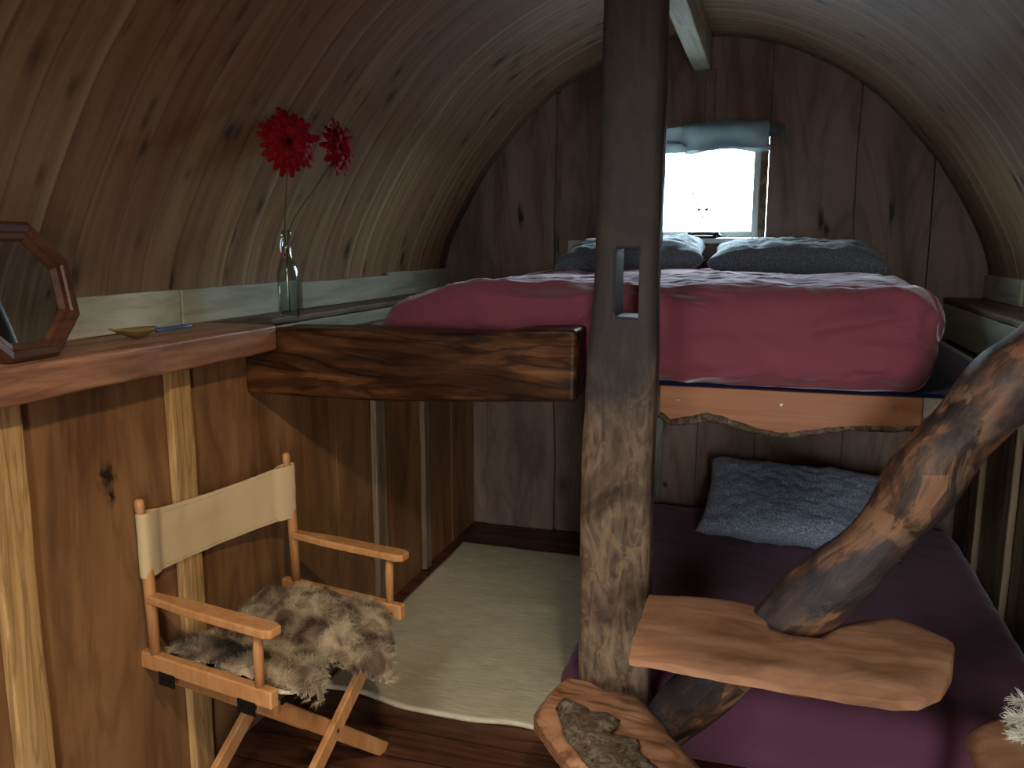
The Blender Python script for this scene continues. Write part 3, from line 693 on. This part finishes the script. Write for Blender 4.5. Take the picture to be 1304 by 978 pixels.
# ------------------------------------------------------------------ steps, log
lp = catmull([(-.38, 1.985, .003), (-.27, 2.02, .15), (-.168, 2.055, .29), (-.04, 2.04, .44), (.09, 2.01, .606), (.225, 2.0, .765), (.315, 2.0, .905), (.385, 2.0, 1.035), (.462, 2.0, 1.15), (.56, 2.0, 1.262), (.68, 1.99, 1.385)], 9)
rr_ = [.066 + .015 * k / len(lp) + .006 * math.sin(k * .35) for k in range(len(lp))]
log = obj('curved_log', tube(lp, rr_, 40, .12, 6, 2), M['log'], smooth=True)
tag(log, 'curved peeled branch log with dark bark patches rising diagonally through the middle step', 'log')
bm = tube([(.02, 2.0, .72), (-.003, 1.965, .735)], [.012, .004], 8); 
def slab(pts, z0, z1, bev, amp=.006, seed=0, steps=3):
    """hewn slab from outline pts (x, y): chamfered, with soft uneven faces"""
    cx = sum(p[0] for p in pts) / len(pts); cy = sum(p[1] for p in pts) / len(pts)
    P = catmull([(x, y, 0) for x, y in pts] + [(pts[0][0], pts[0][1], 0)], 4)[:-1]
    bm = new(); rings = []
    prof = [(1 - .6 * bev / .1, z0), (1 - .15 * bev / .1, z0 + .25 * (z1 - z0)), (1, z0 + .5 * (z1 - z0)), (1 - .1 * bev / .1, z0 + .8 * (z1 - z0)), (1 - .3 * bev / .1, z1)]
    c = V((cx, cy, 0))
    def nz(q): return V((noise.noise(q * 6), noise.noise(q * 6 + V((7, 1, 1))), noise.noise(q * 5 + V((1, 8, 2))))) * amp
    for k, z in prof:
        ring = []
        for p in P:
            q = c + (p - c).normalized() * max(0, (p - c).length - (1 - k) * .1); q.z = z; q = q + nz(q + V((seed, 0, 0))); ring.append(bm.verts.new(q))
        rings.append(ring)
    for a, b in zip(rings, rings[1:]):
        for i in range(len(P)): bm.faces.new((a[i], a[(i+1) % len(P)], b[(i+1) % len(P)], b[i]))
    bmesh.ops.triangulate(bm, faces=[bm.faces.new(rings[0][::-1]), bm.faces.new(rings[-1])])
    return bm
def plank(p0, p1, w0, w1, z0, z1, seed, prof, n=50, amp=.006, ends=(.0, .0)):
    """hewn plank with a section profile; prof(t)-> (left offset, right offset) widths"""
    bm = new(); rings = []; d = (V(p1) - V(p0)); L = d.length; d.normalize(); s = V((-d.y, d.x, 0))
    cols = 14
    for i in range(n + 1):
        t = i / n; f, b = prof(t); ring = []
        zc0, zc1 = z0(t), z1(t)
        for j in range(cols + 1):
            v = f + (b - f) * j / cols
            u = abs(2 * j / cols - 1); zt = zc1 - (.35 * (zc1 - zc0)) * max(0, (u - .72) / .28) ** 1.5 
            p = V(p0) + d * L * t + s * v; p.z = zt
            p += V((0, 0, 1)) * amp * fbm(V((p.x * 6, p.y * 8, seed)), 3); ring.append(bm.verts.new(p))
        for j in range(cols, -1, -1):
            v = f + (b - f) * j / cols
            u = abs(2 * j / cols - 1); zt = zc0 + (.3 * (zc1 - zc0)) * max(0, (u - .72) / .28) ** 1.5
            p = V(p0) + d * L * t + s * v; p.z = zt
            p += V((0, 0, 1)) * amp * fbm(V((p.x * 6, p.y * 8, seed + 5)), 3); ring.append(bm.verts.new(p))
        rings.append(ring)
    m = len(rings[0])
    for a, b in zip(rings, rings[1:]):
        for i in range(m): bm.faces.new((a[i], a[(i+1) % m], b[(i+1) % m], b[i]))
    bm.faces.new(rings[0]); bm.faces.new(rings[-1]); return bm
# middle step: runs along +x from the post, front edge y~1.73, back edge y~2.1 with a notch for the log
def pr(t):
    x = -.262 + .70 * t
    f = interp([(-.27, 1.735), (-.25, 1.725), (.0, 1.71), (.28, 1.70), (.33, 1.715), (.38, 1.77), (.415, 1.85), (.438, 1.95)], x)
    b = interp([(-.27, 2.085), (.0, 2.09), (.02, 2.075), (.035, 1.955), (.09, 1.93), (.16, 1.945), (.20, 2.03), (.25, 2.08), (.33, 2.115), (.39, 2.08), (.425, 2.03), (.438, 1.98)], x)
    return f - 1.9, b - 1.9
o = obj('middle_step', plank((-.262, 1.9, 0), (.438, 1.9, 0), 0, 0, lambda t: .548 + .004 * t, lambda t: .604 - .02 * max(0, t - .85), 2, pr, 70), M['step'], smooth=True, sharp=.75)
tag(o, 'hewn orange plank step fixed between the post and the curved log', 'step')
# lower step: half-log running from behind the post towards the viewer on the right
a0, a1 = V((-.467, 2.055, 0)), V((.045, 1.43, 0))
def pr2(t):
    f = interp([(0, -.02), (.03, -.075), (.09, -.145), (.12, -.158), (.4, -.16), (.8, -.15), (1, -.13)], t)
    b = interp([(0, .0), (.03, .05), (.10, .09), (.14, .125), (.17, .145), (.3, .14), (.35, .13), (.8, .12), (1, .10)], t)
    return f, b
low = obj('lower_step', plank(a0, a1, 0, 0, lambda t: .235, lambda t: .325, 8, pr2, 70, .009), M['step_b'], loc=(-.2, 1.75, .235), smooth=True, sharp=.75)
tag(low, 'split half-log step with bark on its side in front of the post foot', 'step')
dirv = (a1 - a0).normalized(); sd = V((-dirv.y, dirv.x, 0))
bm = new(); rows_ = []
for k in range(36):
    t = .13 + .66 * k / 35; row = []
    w0 = -.140 + .012 * noise.noise(V((t * 22, 1, 1))); w1 = -.015 + .04 * noise.noise(V((t * 19, 5, 1)))
    e = max(0, 1 - k / 9) ** 2; w0, w1 = w0 + .04 * e, w1 - .045 * e
    for q in range(13):
        u = q / 12; p = a0 + dirv * t + sd * (w0 + (w1 - w0) * u)
        p.z = .327 + .014 * math.sin(PI * u) + .009 * fbm(p * 25, 3); row.append(bm.verts.new(p))
    rows_.append(row)
for a, b in zip(rows_, rows_[1:]):
    for q in range(12): bm.faces.new((a[q], a[q+1], b[q+1], b[q]))
o = obj('bark_side', bm, M['bark'], low, smooth=True); o['label'] = 'rough grey bark patch'; o.modifiers.new('s', 'SOLIDIFY').thickness = -.012

# stool at the lower right with a white fleece
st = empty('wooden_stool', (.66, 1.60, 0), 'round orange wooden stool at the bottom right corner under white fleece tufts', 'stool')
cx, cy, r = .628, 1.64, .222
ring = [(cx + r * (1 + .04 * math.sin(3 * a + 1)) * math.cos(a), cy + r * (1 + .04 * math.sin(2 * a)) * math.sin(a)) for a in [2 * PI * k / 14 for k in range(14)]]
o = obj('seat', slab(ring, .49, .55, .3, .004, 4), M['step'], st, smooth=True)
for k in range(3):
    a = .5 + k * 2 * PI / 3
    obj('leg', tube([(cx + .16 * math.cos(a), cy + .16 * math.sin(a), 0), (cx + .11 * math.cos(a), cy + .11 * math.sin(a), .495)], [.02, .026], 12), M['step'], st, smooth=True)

def strands(bm, roots, r, curl, w, segs=4):
    """thin curling strips: roots is a list of (point, direction, length)"""
    for p, d, L in roots:
        p = V(p); d = V(d).normalized(); s = d.cross(V((r.uniform(-1, 1), r.uniform(-1, 1), r.uniform(-1, 1)))).normalized(); prev = None; q = p.copy()
        for k in range(segs + 1):
            ww = w * (1 - .8 * k / segs)
            a = bm.verts.new(q - s * ww); b = bm.verts.new(q + s * ww)
            if prev: bm.faces.new((prev[0], prev[1], b, a))
            prev = (a, b)
            d = (d + V((r.uniform(-1, 1), r.uniform(-1, 1), r.uniform(-1, 1) - .1)) * curl).normalized(); q = q + d * L / segs
    return bm
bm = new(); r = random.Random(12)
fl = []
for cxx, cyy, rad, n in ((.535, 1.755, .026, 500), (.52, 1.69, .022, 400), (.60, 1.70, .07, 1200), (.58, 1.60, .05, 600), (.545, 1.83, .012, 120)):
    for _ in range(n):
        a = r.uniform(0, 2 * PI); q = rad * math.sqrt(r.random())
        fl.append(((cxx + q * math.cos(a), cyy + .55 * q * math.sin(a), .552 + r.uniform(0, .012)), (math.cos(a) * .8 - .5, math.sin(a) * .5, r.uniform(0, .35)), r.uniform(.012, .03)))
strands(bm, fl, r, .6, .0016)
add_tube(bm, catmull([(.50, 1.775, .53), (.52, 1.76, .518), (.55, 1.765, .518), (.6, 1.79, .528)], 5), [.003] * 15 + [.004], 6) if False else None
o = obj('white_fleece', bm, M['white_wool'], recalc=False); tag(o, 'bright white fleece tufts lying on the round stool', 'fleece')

# ------------------------------------------------------------------ rug
bm = subdiv_box((1, 1, .012), (60, 80, 1))
c00, c10, c01, c11 = V((-1.39, 2.285, 0)), V((-.60, 2.25, 0)), V((-1.43, 3.745, 0)), V((-.595, 3.72, 0))
for v in bm.verts:
    u, t = v.co.x + .5, v.co.y + .5; z = v.co.z
    p = (c00 * (1-u) + c10 * u) * (1-t) + (c01 * (1-u) + c11 * u) * t
    p.y += .018 * math.sin(u * 7.5 + .8) * (1 - t) ** 3; p.x += .006 * math.sin(t * 9) * (1 - u)
    if u > .97 and t < .03: p += V((-.012, .012, 0))
    p.z = .008 + z + max(0, .004 * fbm(p * 4, 3)) + (.006 * math.sin(u * 9) ** 2 * (1 - t) ** 8); v.co = p
o = obj('rug', bm, M['rug'], smooth=True); tag(o, 'cream woven rug on the dark floor under the crossbeam', 'rug')

# ------------------------------------------------------------------ director's chair
F = V((.985, -.172, 0)).normalized(); S = V((-F.y, F.x, 0))      # F forward, S towards the far side
CB = V((-1.415, 1.865, 0))                                       # middle of the back line on the floor
def cp(f, s, z): return CB + F * f + S * s + V((0, 0, z))
ch = empty('director_chair', CB + F * .2, "light wooden folding director's chair with a cream canvas back", 'chair')
W2 = .262
for sg in (-1, 1):
    obj('seat_rail', bar(cp(-.045, sg * W2, .448), cp(.405, sg * W2, .448), .028, .045, S), M['chair'], ch).modifiers.new('b', 'BEVEL').width = .004
    bm = add_tube(new(), [cp(.005, sg * W2, .46), cp(.0, sg * W2, .66), cp(-.012, sg * W2, .835), cp(-.012, sg * W2, .84), cp(-.0125, sg * W2, .85), cp(-.0135, sg * W2, .87), cp(-.0137, sg * W2, .876)],
                  [.0135, .015, .013, .010, .012, .012, .006], 16)
    obj('back_post', bm, M['chair'], ch, smooth=True)
    # tapered arm
    bm = new()
    outl = [(-.0, -.016), (.06, -.018), (.14, -.026), (.40, -.027), (.42, -.018), (.42, .018), (.40, .027), (.14, .026), (.06, .018), (.0, .016)]
    add_prism(bm, [cp(f, sg * W2 + s_, .608) for f, s_ in outl], (0, 0, .022))
    bevel(obj('armrest', bm, M['chair'], ch), .005, 3)
    obj('arm_post', tube([cp(.36, sg * W2, .46), cp(.36, sg * W2, .55), cp(.362, sg * W2, .609)], [.011, .0125, .011], 14), M['chair'], ch, smooth=True)
# crossing legs: a front pair and a back pair
for f, in ((.345,), (.055,)):
    for sg in (-1, 1):
        off = .011 * sg
        obj('leg', bar(cp(f + off, sg * (W2 - .012), .418), cp(f + off, -sg * (W2 - .015), .0), .02, .044, F), M['chair'], ch).modifiers.new('b', 'BEVEL').width = .003
    obj('pivot_bolt', tube([cp(f - .025, 0, .209), cp(f + .0255, 0, .209)], .0045, 10), M['steel'], ch)
for f in (.03, .30):
    bm = new(); add_box(bm, (-.001, -.001, 0), (.001, .001, .001)) if False else None
    q = cp(f, -W2 - .0155, .415); add_bar(bm, q, q + F * .055, .003, .034, S); add_tube(bm, [q + F * .012 - S * .002, q + F * .012 - S * .005], .004, 8); add_tube(bm, [q + F * .042 - S * .002, q + F * .042 - S * .005], .004, 8)
    obj('hinge_plate', bm, M['black_metal'], ch)
bm = bar(cp(.375, -W2 + .05, .405), cp(.375, -.05, .425), .004, .014, F); obj('brace', bm, M['black_metal'], ch)
# canvas back wrapped round the posts
bm = new(); n = 48; rows = 10; uv = []
for side in (0, 1):
    pass
ring_pts = []
def back_pt(t, h):
    s_ = -W2 + 2 * W2 * t; bow = -.028 * math.sin(PI * t) ; wr = .0035 * fbm(V((t * 5, h * 2, 1)), 3)
    zt = .842 - .018 * math.sin(PI * t) * (1 if h > .5 else .0); zb = .675 - .006 * math.sin(PI * t)
    return cp(-.004 + bow + wr, s_, zb + (zt - zb) * h)
outer = []
for k in range(n + 1): outer.append((k / n, 0))
cols_ = []
for k in range(n + 1):
    t = k / n; cols_.append([(back_pt(t, h / rows) + F * .016) if 0 < k < n else None for h in range(rows + 1)])
# build closed ribbon: front face bulges round both posts
rib = []
th = .0168
for k in range(0, n + 1):
    t = k / n; e = min(t, 1 - t) * 2 * W2
    off = th * math.sqrt(max(0, 1 - max(0, e / .05 - 0) ** 2)) if e < .05 else 0
    rib.append((t, max(off, .0015), 1))
loop = [(t, o_, 1) for t, o_, _ in rib]
L1 = [(-W2 - th * math.sin(a), th * math.cos(a)) for a in [PI * k / 8 for k in range(1, 8)]]
L2 = [(W2 + th * math.sin(a), th * math.cos(a)) for a in [PI * k / 8 for k in range(1, 8)]]
rings = []
for h in range(rows + 1):
    ring = []
    for t, o_, _ in loop: ring.append(back_pt(t, h / rows) + F * o_)
    for s_, f_ in L2: q = back_pt(1, h / rows); ring.append(q + F * f_ + S * (s_ - W2))
    for t, o_, _ in loop[::-1]: ring.append(back_pt(t, h / rows) - F * o_)
    for s_, f_ in L1[::-1]: q = back_pt(0, h / rows); ring.append(q + F * f_ + S * (s_ + W2))
    rings.append([bm.verts.new(q) for q in ring])
for a, b in zip(rings, rings[1:]):
    for i in range(len(a)): bm.faces.new((a[i], a[(i+1) % len(a)], b[(i+1) % len(a)], b[i]))
bk = obj('canvas_back', bm, M['canvas'], ch, smooth=True)
bm = new()
for t in (.085, .915): add_tube(bm, [back_pt(t, .01) + F * .004, back_pt(t, .5) + F * .004, back_pt(t, .99) + F * .004], .0012, 6)
for h in (.06, .94): add_tube(bm, [back_pt(.085 + .83 * k / 20, h) + F * .0028 for k in range(21)], .0012, 6)
obj('seam', bm, M['canvas'], bk)
# seat sling
bm = new(); g = []
for i in range(17):
    row = []
    for j in range(17):
        t = i / 16; f = .0 + .38 * j / 16
        row.append(bm.verts.new(cp(f, -W2 + .016 + (2 * W2 - .032) * t, .447 - .035 * math.sin(PI * t))))
    g.append(row)
for i in range(16):
    for j in range(16): bm.faces.new((g[i][j], g[i+1][j], g[i+1][j+1], g[i][j+1]))
o = obj('seat_sling', bm, M['sling'], ch, smooth=True); o.modifiers.new('s', 'SOLIDIFY').thickness = .004

# fleece on the seat
r = random.Random(5)
def seat_z(s_): t = (s_ + W2) / (2 * W2); return .449 - .035 * math.sin(PI * max(0, min(1, t)))
def lobe(f, s_):
    """0..1 thickness of the wool over the seat plane (f forward, s across)"""
    a = 1 - ((f - .20) / .235) ** 4 - ((s_ + .145) / .105) ** 2      # near lobe
    b = 1 - ((f - .215) / .255) ** 4 - ((s_ - .095) / .145) ** 2        # far lobe
    n_ = .35 * fbm(V((f * 9, s_ * 9, 2)), 3)
    return max(a + n_ * .9, b + n_)
fo = empty('sheepskin', cp(.2, 0, .44), "matted grey-brown sheepskin draped over the seat of the director's chair", 'sheepskin')
bm = new(); NX, NY = 70, 80; g = {}
for i in range(NX + 1):
    for j in range(NY + 1):
        f = -.04 + .54 * i / NX; s_ = -.27 + .56 * j / NY; t = lobe(f, s_)
        if t > .0:
            h = .046 * min(1, t) ** .5 * (1 + .6 * fbm(V((f * 22, s_ * 22, 9)), 3)) * (1.15 if s_ > 0 else .8)
            drop = max(0, f - .40) * 1.1
            g[(i, j)] = bm.verts.new(cp(f, s_, seat_z(s_) + .004 + max(.003, h) - drop + (.012 if abs(s_) > .235 else 0)))
for i in range(NX):
    for j in range(NY):
        k = [(i, j), (i+1, j), (i+1, j+1), (i, j+1)]
        if all(q in g for q in k): bm.faces.new([g[q] for q in k])
bmesh.ops.delete(bm, geom=[v for v in bm.verts if not v.link_faces], context='VERTS')
bm.normal_update()
roots = []
vl = [v for v in bm.verts]
for _ in range(46000):
    v = r.choice(vl)
    if fbm(V((v.co.x * 13, v.co.y * 13, 4)), 2) > .46: continue      # bare worn patches of hide
    n_ = v.normal if v.normal.z > 0 else -v.normal
    cl = V((noise.noise(v.co * 14), noise.noise(v.co * 14 + V((4, 4, 4))), noise.noise(v.co * 14 + V((8, 1, 4)))))
    roots.append((v.co + V((r.uniform(-.004, .004), r.uniform(-.004, .004), -.002)), n_ * .35 + cl * 1.9 + V((0, 0, .1)), r.uniform(.012, .03)))
bm2 = strands(new(), roots, r, .55, .0007)
sk = obj('fleece_skin', bm, M['hide'], fo, smooth=True, recalc=False); sk.modifiers.new('s', 'SOLIDIFY').thickness = -.003
tag(obj('wool', bm2, M['wool'], fo, recalc=False), kind='stuff')
pts = catmull([cp(.375, -.235, .448), cp(.40, -.20, .434), cp(.41, -.15, .425), cp(.40, -.10, .43), cp(.37, -.06, .43)], 5)
obj('hide_edge', tube(pts, [.006] * len(pts), 8, .4, 30), M['pale_end'], fo, smooth=True)['label'] = 'pale bare edge of the hide'

# ------------------------------------------------------------------ things on the ledge
def mirror():
    bx, by, R, yaw, lean = -1.40, 1.283, .150, .014, .177
    n = V((math.cos(yaw) * math.cos(lean), math.sin(yaw) * math.cos(lean), math.sin(lean))); s_ = V((-math.sin(yaw), math.cos(yaw), 0)); u = n.cross(s_); u = u if u.z > 0 else -u
    root = empty('octagonal_mirror', (bx, by, LZ), 'octagonal mirror in a red-brown wooden frame leaning on the left ledge', 'mirror')
    c = V((bx, by, LZ + .003)) + u * R * math.cos(PI / 8) - n * .02
    def ringp(rad, d): return [c + n * d + (s_ * math.cos(PI/8 + k * PI/4) + u * math.sin(PI/8 + k * PI/4)) * rad for k in range(8)]
    prof = [(R, -.0), (R, .018), (R - .008, .024), (R - .022, .022), (R - .026, .018), (R - .036, .016), (R - .041, .008), (R - .041, 0)]
    bm = new(); rings = [[bm.verts.new(p) for p in ringp(a, b)] for a, b in prof]
    for a, b in zip(rings, rings[1:] + rings[:1]):
        for i in range(8): bm.faces.new((a[i], a[(i+1) % 8], b[(i+1) % 8], b[i]))
    obj('mirror_frame', bm, M['mirror_wood'], root)
    bm = new(); add_prism(bm, ringp(R - .0415, .002), n * .004); obj('mirror_glass', bm, M['mirror'], root)
mirror()
# small horn bowl
bm = new(); bc = V((-1.485, 1.66, LZ + .003)); n1, n2 = 24, 8; rings = []
for j in range(n2 + 1):
    ring = []
    for k in range(n1):
        a = 2 * PI * k / n1; q = j / n2; rr0 = (.010 + .052 * q); zz = .022 * q ** 1.6
        e = 1 + (.45 if math.cos(a) < -.8 else 0) * q * abs(math.cos(a)) ** 3
        ring.append(bm.verts.new(bc + V((.55 * rr0 * math.sin(a), rr0 * e * math.cos(a) * 1.0, zz + (.006 * q if e > 1 else 0)))))
    rings.append(ring)
for a, b in zip(rings, rings[1:]):
    for k in range(n1): bm.faces.new((a[k], a[(k+1) % n1], b[(k+1) % n1], b[k]))
bm.faces.new(rings[0])
o = obj('shallow_bowl', bm, M['bowl'], smooth=True); o.modifiers.new('s', 'SOLIDIFY').thickness = .002; tag(o, 'small shallow brown bowl with a pointed lip on the left ledge', 'bowl')
o = obj('pen', tube([(-1.50, 1.745, LZ + .012), (-1.505, 1.88, LZ + .012), (-1.507, 1.90, LZ + .012)], [.0055, .0055, .002], 10), M['blue_pen'], smooth=True); tag(o, 'thin blue pen lying on the ledge right of the small bowl', 'pen')

# swing-top bottle with two red flowers
bx, by = -1.45, 2.285
bt = empty('glass_bottle', (bx, by, LZ + .002), 'clear swing-top glass bottle on the ledge holding two red flowers', 'bottle')
b0 = (bx, by, LZ + .003)
prof = [(.0, .004), (.030, .0), (.034, .006), (.034, .135), (.032, .15), (.022, .178), (.0145, .2), (.0135, .245), (.016, .25), (.016, .268), (.0135, .272)]
bm = add_lathe(new(), b0, prof + [(.011, .270), (.011, .2), (.02, .172), (.0315, .135), (.0315, .012), (.0, .010)], 28)
obj('bottle_glass', bm, M['glass'], bt, smooth=True)
bm = new(); add_tube(bm, catmull([(bx, by - .014, LZ + .25), (bx + .004, by - .036, LZ + .245), (bx + .006, by - .044, LZ + .22), (bx + .008, by - .036, LZ + .192), (bx + .008, by - .02, LZ + .2), (bx + .004, by - .015, LZ + .22)], 5), .0016, 6)
add_tube(bm, [(bx + .0165 * math.cos(a), by + .0165 * math.sin(a), LZ + .225) for a in [2*PI*k/16 for k in range(17)]], .0013, 6)
obj('wire_clasp', bm, M['steel'], bt)
bm = new(); add_tube(bm, [(bx + .010, by - .033 + .010 * math.cos(a), LZ + .198 + .010 * math.sin(a)) for a in [2*PI*k/16 for k in range(17)]], .0035, 8)
obj('rubber_seal', bm, M['rubber'], bt, smooth=True)
def flower(name, c, nrm, R, stem, label, seed):
    r = random.Random(seed); c = V(c); nrm = V(nrm).normalized(); a1_ = nrm.orthogonal().normalized(); a2_ = nrm.cross(a1_)
    root = empty(name, stem[-1], label, 'flower', 'red flowers in the bottle')
    for layer, (cnt, rad, lift) in enumerate(((22, R, .0), (18, R * .78, .014), (14, R * .5, .022))):
        bm = new()
        for k in range(cnt):
            a = 2 * PI * (k + r.uniform(-.2, .2)) / cnt; d = a1_ * math.cos(a) + a2_ * math.sin(a); sd_ = nrm.cross(d); L = rad * r.uniform(.85, 1.08); wd = .0085 * r.uniform(.8, 1.2)
            prev = None; droop = r.uniform(-.012, .012)
            for q in range(6):
                t = q / 5; w_ = wd * 1.35 * math.sin(PI * (.12 + .74 * t)) + .001
                p = c + d * (.008 + L * t) + nrm * (lift * (1 - t * .3) + .018 * math.sin(PI * t * .7) + droop * t * t)
                vs = [bm.verts.new(p - sd_ * w_ + nrm * .0015), bm.verts.new(p - nrm * .001), bm.verts.new(p + sd_ * w_ + nrm * .0015)]
                if prev:
                    bm.faces.new((prev[0], prev[1], vs[1], vs[0])); bm.faces.new((prev[1], prev[2], vs[2], vs[1]))
                prev = vs
        o_ = obj('petals', bm, M['petal'], root, smooth=True); o_.modifiers.new('s', 'SOLIDIFY').thickness = .0008
    bm = new()
    for k in range(60):
        a = k * 2.4; q = .0022 * math.sqrt(k); p = c + (a1_ * math.cos(a) + a2_ * math.sin(a)) * q
        add_tube(bm, [p + nrm * .012, p + nrm * (.030 - q * .3)], [.0016, .0009], 5)
    obj('flower_centre', bm, M['petal_dark'], root)
    obj('stem', tube(catmull(stem, 6), .0016, 6), M['stem'], root, smooth=True)
flower('red_flower', (-1.335, 2.125, 1.785), (.75, -.5, .05), .084, [(-1.337, 2.127, 1.785), (-1.39, 2.21, 1.70), (-1.44, 2.265, 1.56), (-1.453, 2.29, 1.45), (-1.455, 2.295, LZ + .02)],
       'large red artificial gerbera facing the viewer, left flower in the bottle', 3)
flower('red_flower', (-1.32, 2.37, 1.795), (.95, -.05, .1), .080, [(-1.322, 2.40, 1.79), (-1.37, 2.37, 1.70), (-1.44, 2.30, 1.56), (-1.445, 2.28, 1.45), (-1.44, 2.275, LZ + .02)],
       'red artificial gerbera turned sideways, right flower in the bottle', 8)

# socket on the end wall
sk = empty('wall_socket', (-.90, YB - .012, 1.43), 'white double wall socket on the end wall left of the post', 'socket')
bevel(obj('face_plate', box((-.975, YB - .024, 1.437), (-.83, YB - .0125, 1.52)), M['white_plastic'], sk), .004)
for cx_ in (-.937, -.868):
    for dx, dz in ((0, .012), (-.010, -.008), (.010, -.008)): obj('pin_slot', box((cx_ + dx - .003, YB - .0245, 1.475 + dz - .003), (cx_ + dx + .003, YB - .0238, 1.475 + dz + .004)), M['black_metal'], sk)
    obj('switch', box((cx_ - .006, YB - .027, 1.497), (cx_ + .006, YB - .024, 1.511)), M['white_plastic'], sk)

# ------------------------------------------------------------------ light
FRONT = 34
wd = bpy.data.worlds.new('sky'); sc.world = wd; wd.use_nodes = True
bg = wd.node_tree.nodes['Background']; t = wd.node_tree
# the sky is bright and cool beyond the end window, weaker and more neutral outside the doorway behind the viewer
tc = t.nodes.new('ShaderNodeTexCoord'); sp = t.nodes.new('ShaderNodeSeparateXYZ'); t.links.new(tc.outputs['Generated'], sp.inputs[0])
mr = t.nodes.new('ShaderNodeMapRange'); mr.inputs[1].default_value = -.4; mr.inputs[2].default_value = .4; t.links.new(sp.outputs[1], mr.inputs[0])
cr = t.nodes.new('ShaderNodeMix'); cr.data_type = 'RGBA'; t.links.new(mr.outputs[0], cr.inputs[0])
cr.inputs[6].default_value = (1.0, .95, .88, 1); cr.inputs[7].default_value = (.74, .90, 1.0, 1)
ms = t.nodes.new('ShaderNodeMapRange'); ms.inputs[1].default_value = -.4; ms.inputs[2].default_value = .4; ms.inputs[3].default_value = FRONT; ms.inputs[4].default_value = 38
t.links.new(sp.outputs[1], ms.inputs[0]); t.links.new(cr.outputs[2], bg.inputs[0])
mz = t.nodes.new('ShaderNodeMapRange'); mz.inputs[1].default_value = -.06; mz.inputs[2].default_value = .03; mz.inputs[3].default_value = .2; t.links.new(sp.outputs[2], mz.inputs[0])   # dim ground below the horizon
mm = t.nodes.new('ShaderNodeMath'); mm.operation = 'MULTIPLY'; t.links.new(ms.outputs[0], mm.inputs[0]); t.links.new(mz.outputs[0], mm.inputs[1]); t.links.new(mm.outputs[0], bg.inputs[1])
def area(name, loc, rot, sx, sy, power=0, col=(1, 1, 1), portal=False):
    l = bpy.data.lights.new(name, 'AREA'); l.shape = 'RECTANGLE'; l.size = sx; l.size_y = sy; l.energy = power; l.color = col
    l.cycles.is_portal = portal
    o = bpy.data.objects.new(name, l); COL.objects.link(o); o.location = loc; o.rotation_euler = rot; return o
area('window_portal', (-.325, YB + .06, 1.765), (-PI/2, 0, 0), .56, .46, portal=True)
area('door_portal', ((DX0 + DX1) / 2, YF - .05, DZ / 2), (PI/2, 0, 0), DX1 - DX0, DZ, portal=True)
a_ = area('added_roof_portal', ((SX0 + SX1) / 2, (SY0 + SY1) / 2, (arc_z(SX0) + arc_z(SX1)) / 2 + .05), (0, -math.atan2(arc_z(SX1) - arc_z(SX0), SX1 - SX0), 0), .66, 1.05, portal=True)
# shaded ceiling lamp above the camera
l = bpy.data.lights.new('ceiling_lamp', 'SPOT'); l.energy = 80; l.color = (1, .74, .46); l.shadow_soft_size = .04; l.spot_size = math.radians(58); l.spot_blend = .55
o = bpy.data.objects.new('ceiling_lamp', l); COL.objects.link(o); o.location = (.1, .35, 2.2)
o.rotation_euler = (V((-1.40, 1.60, .2)) - V(o.location)).to_track_quat('-Z', 'Y').to_euler()
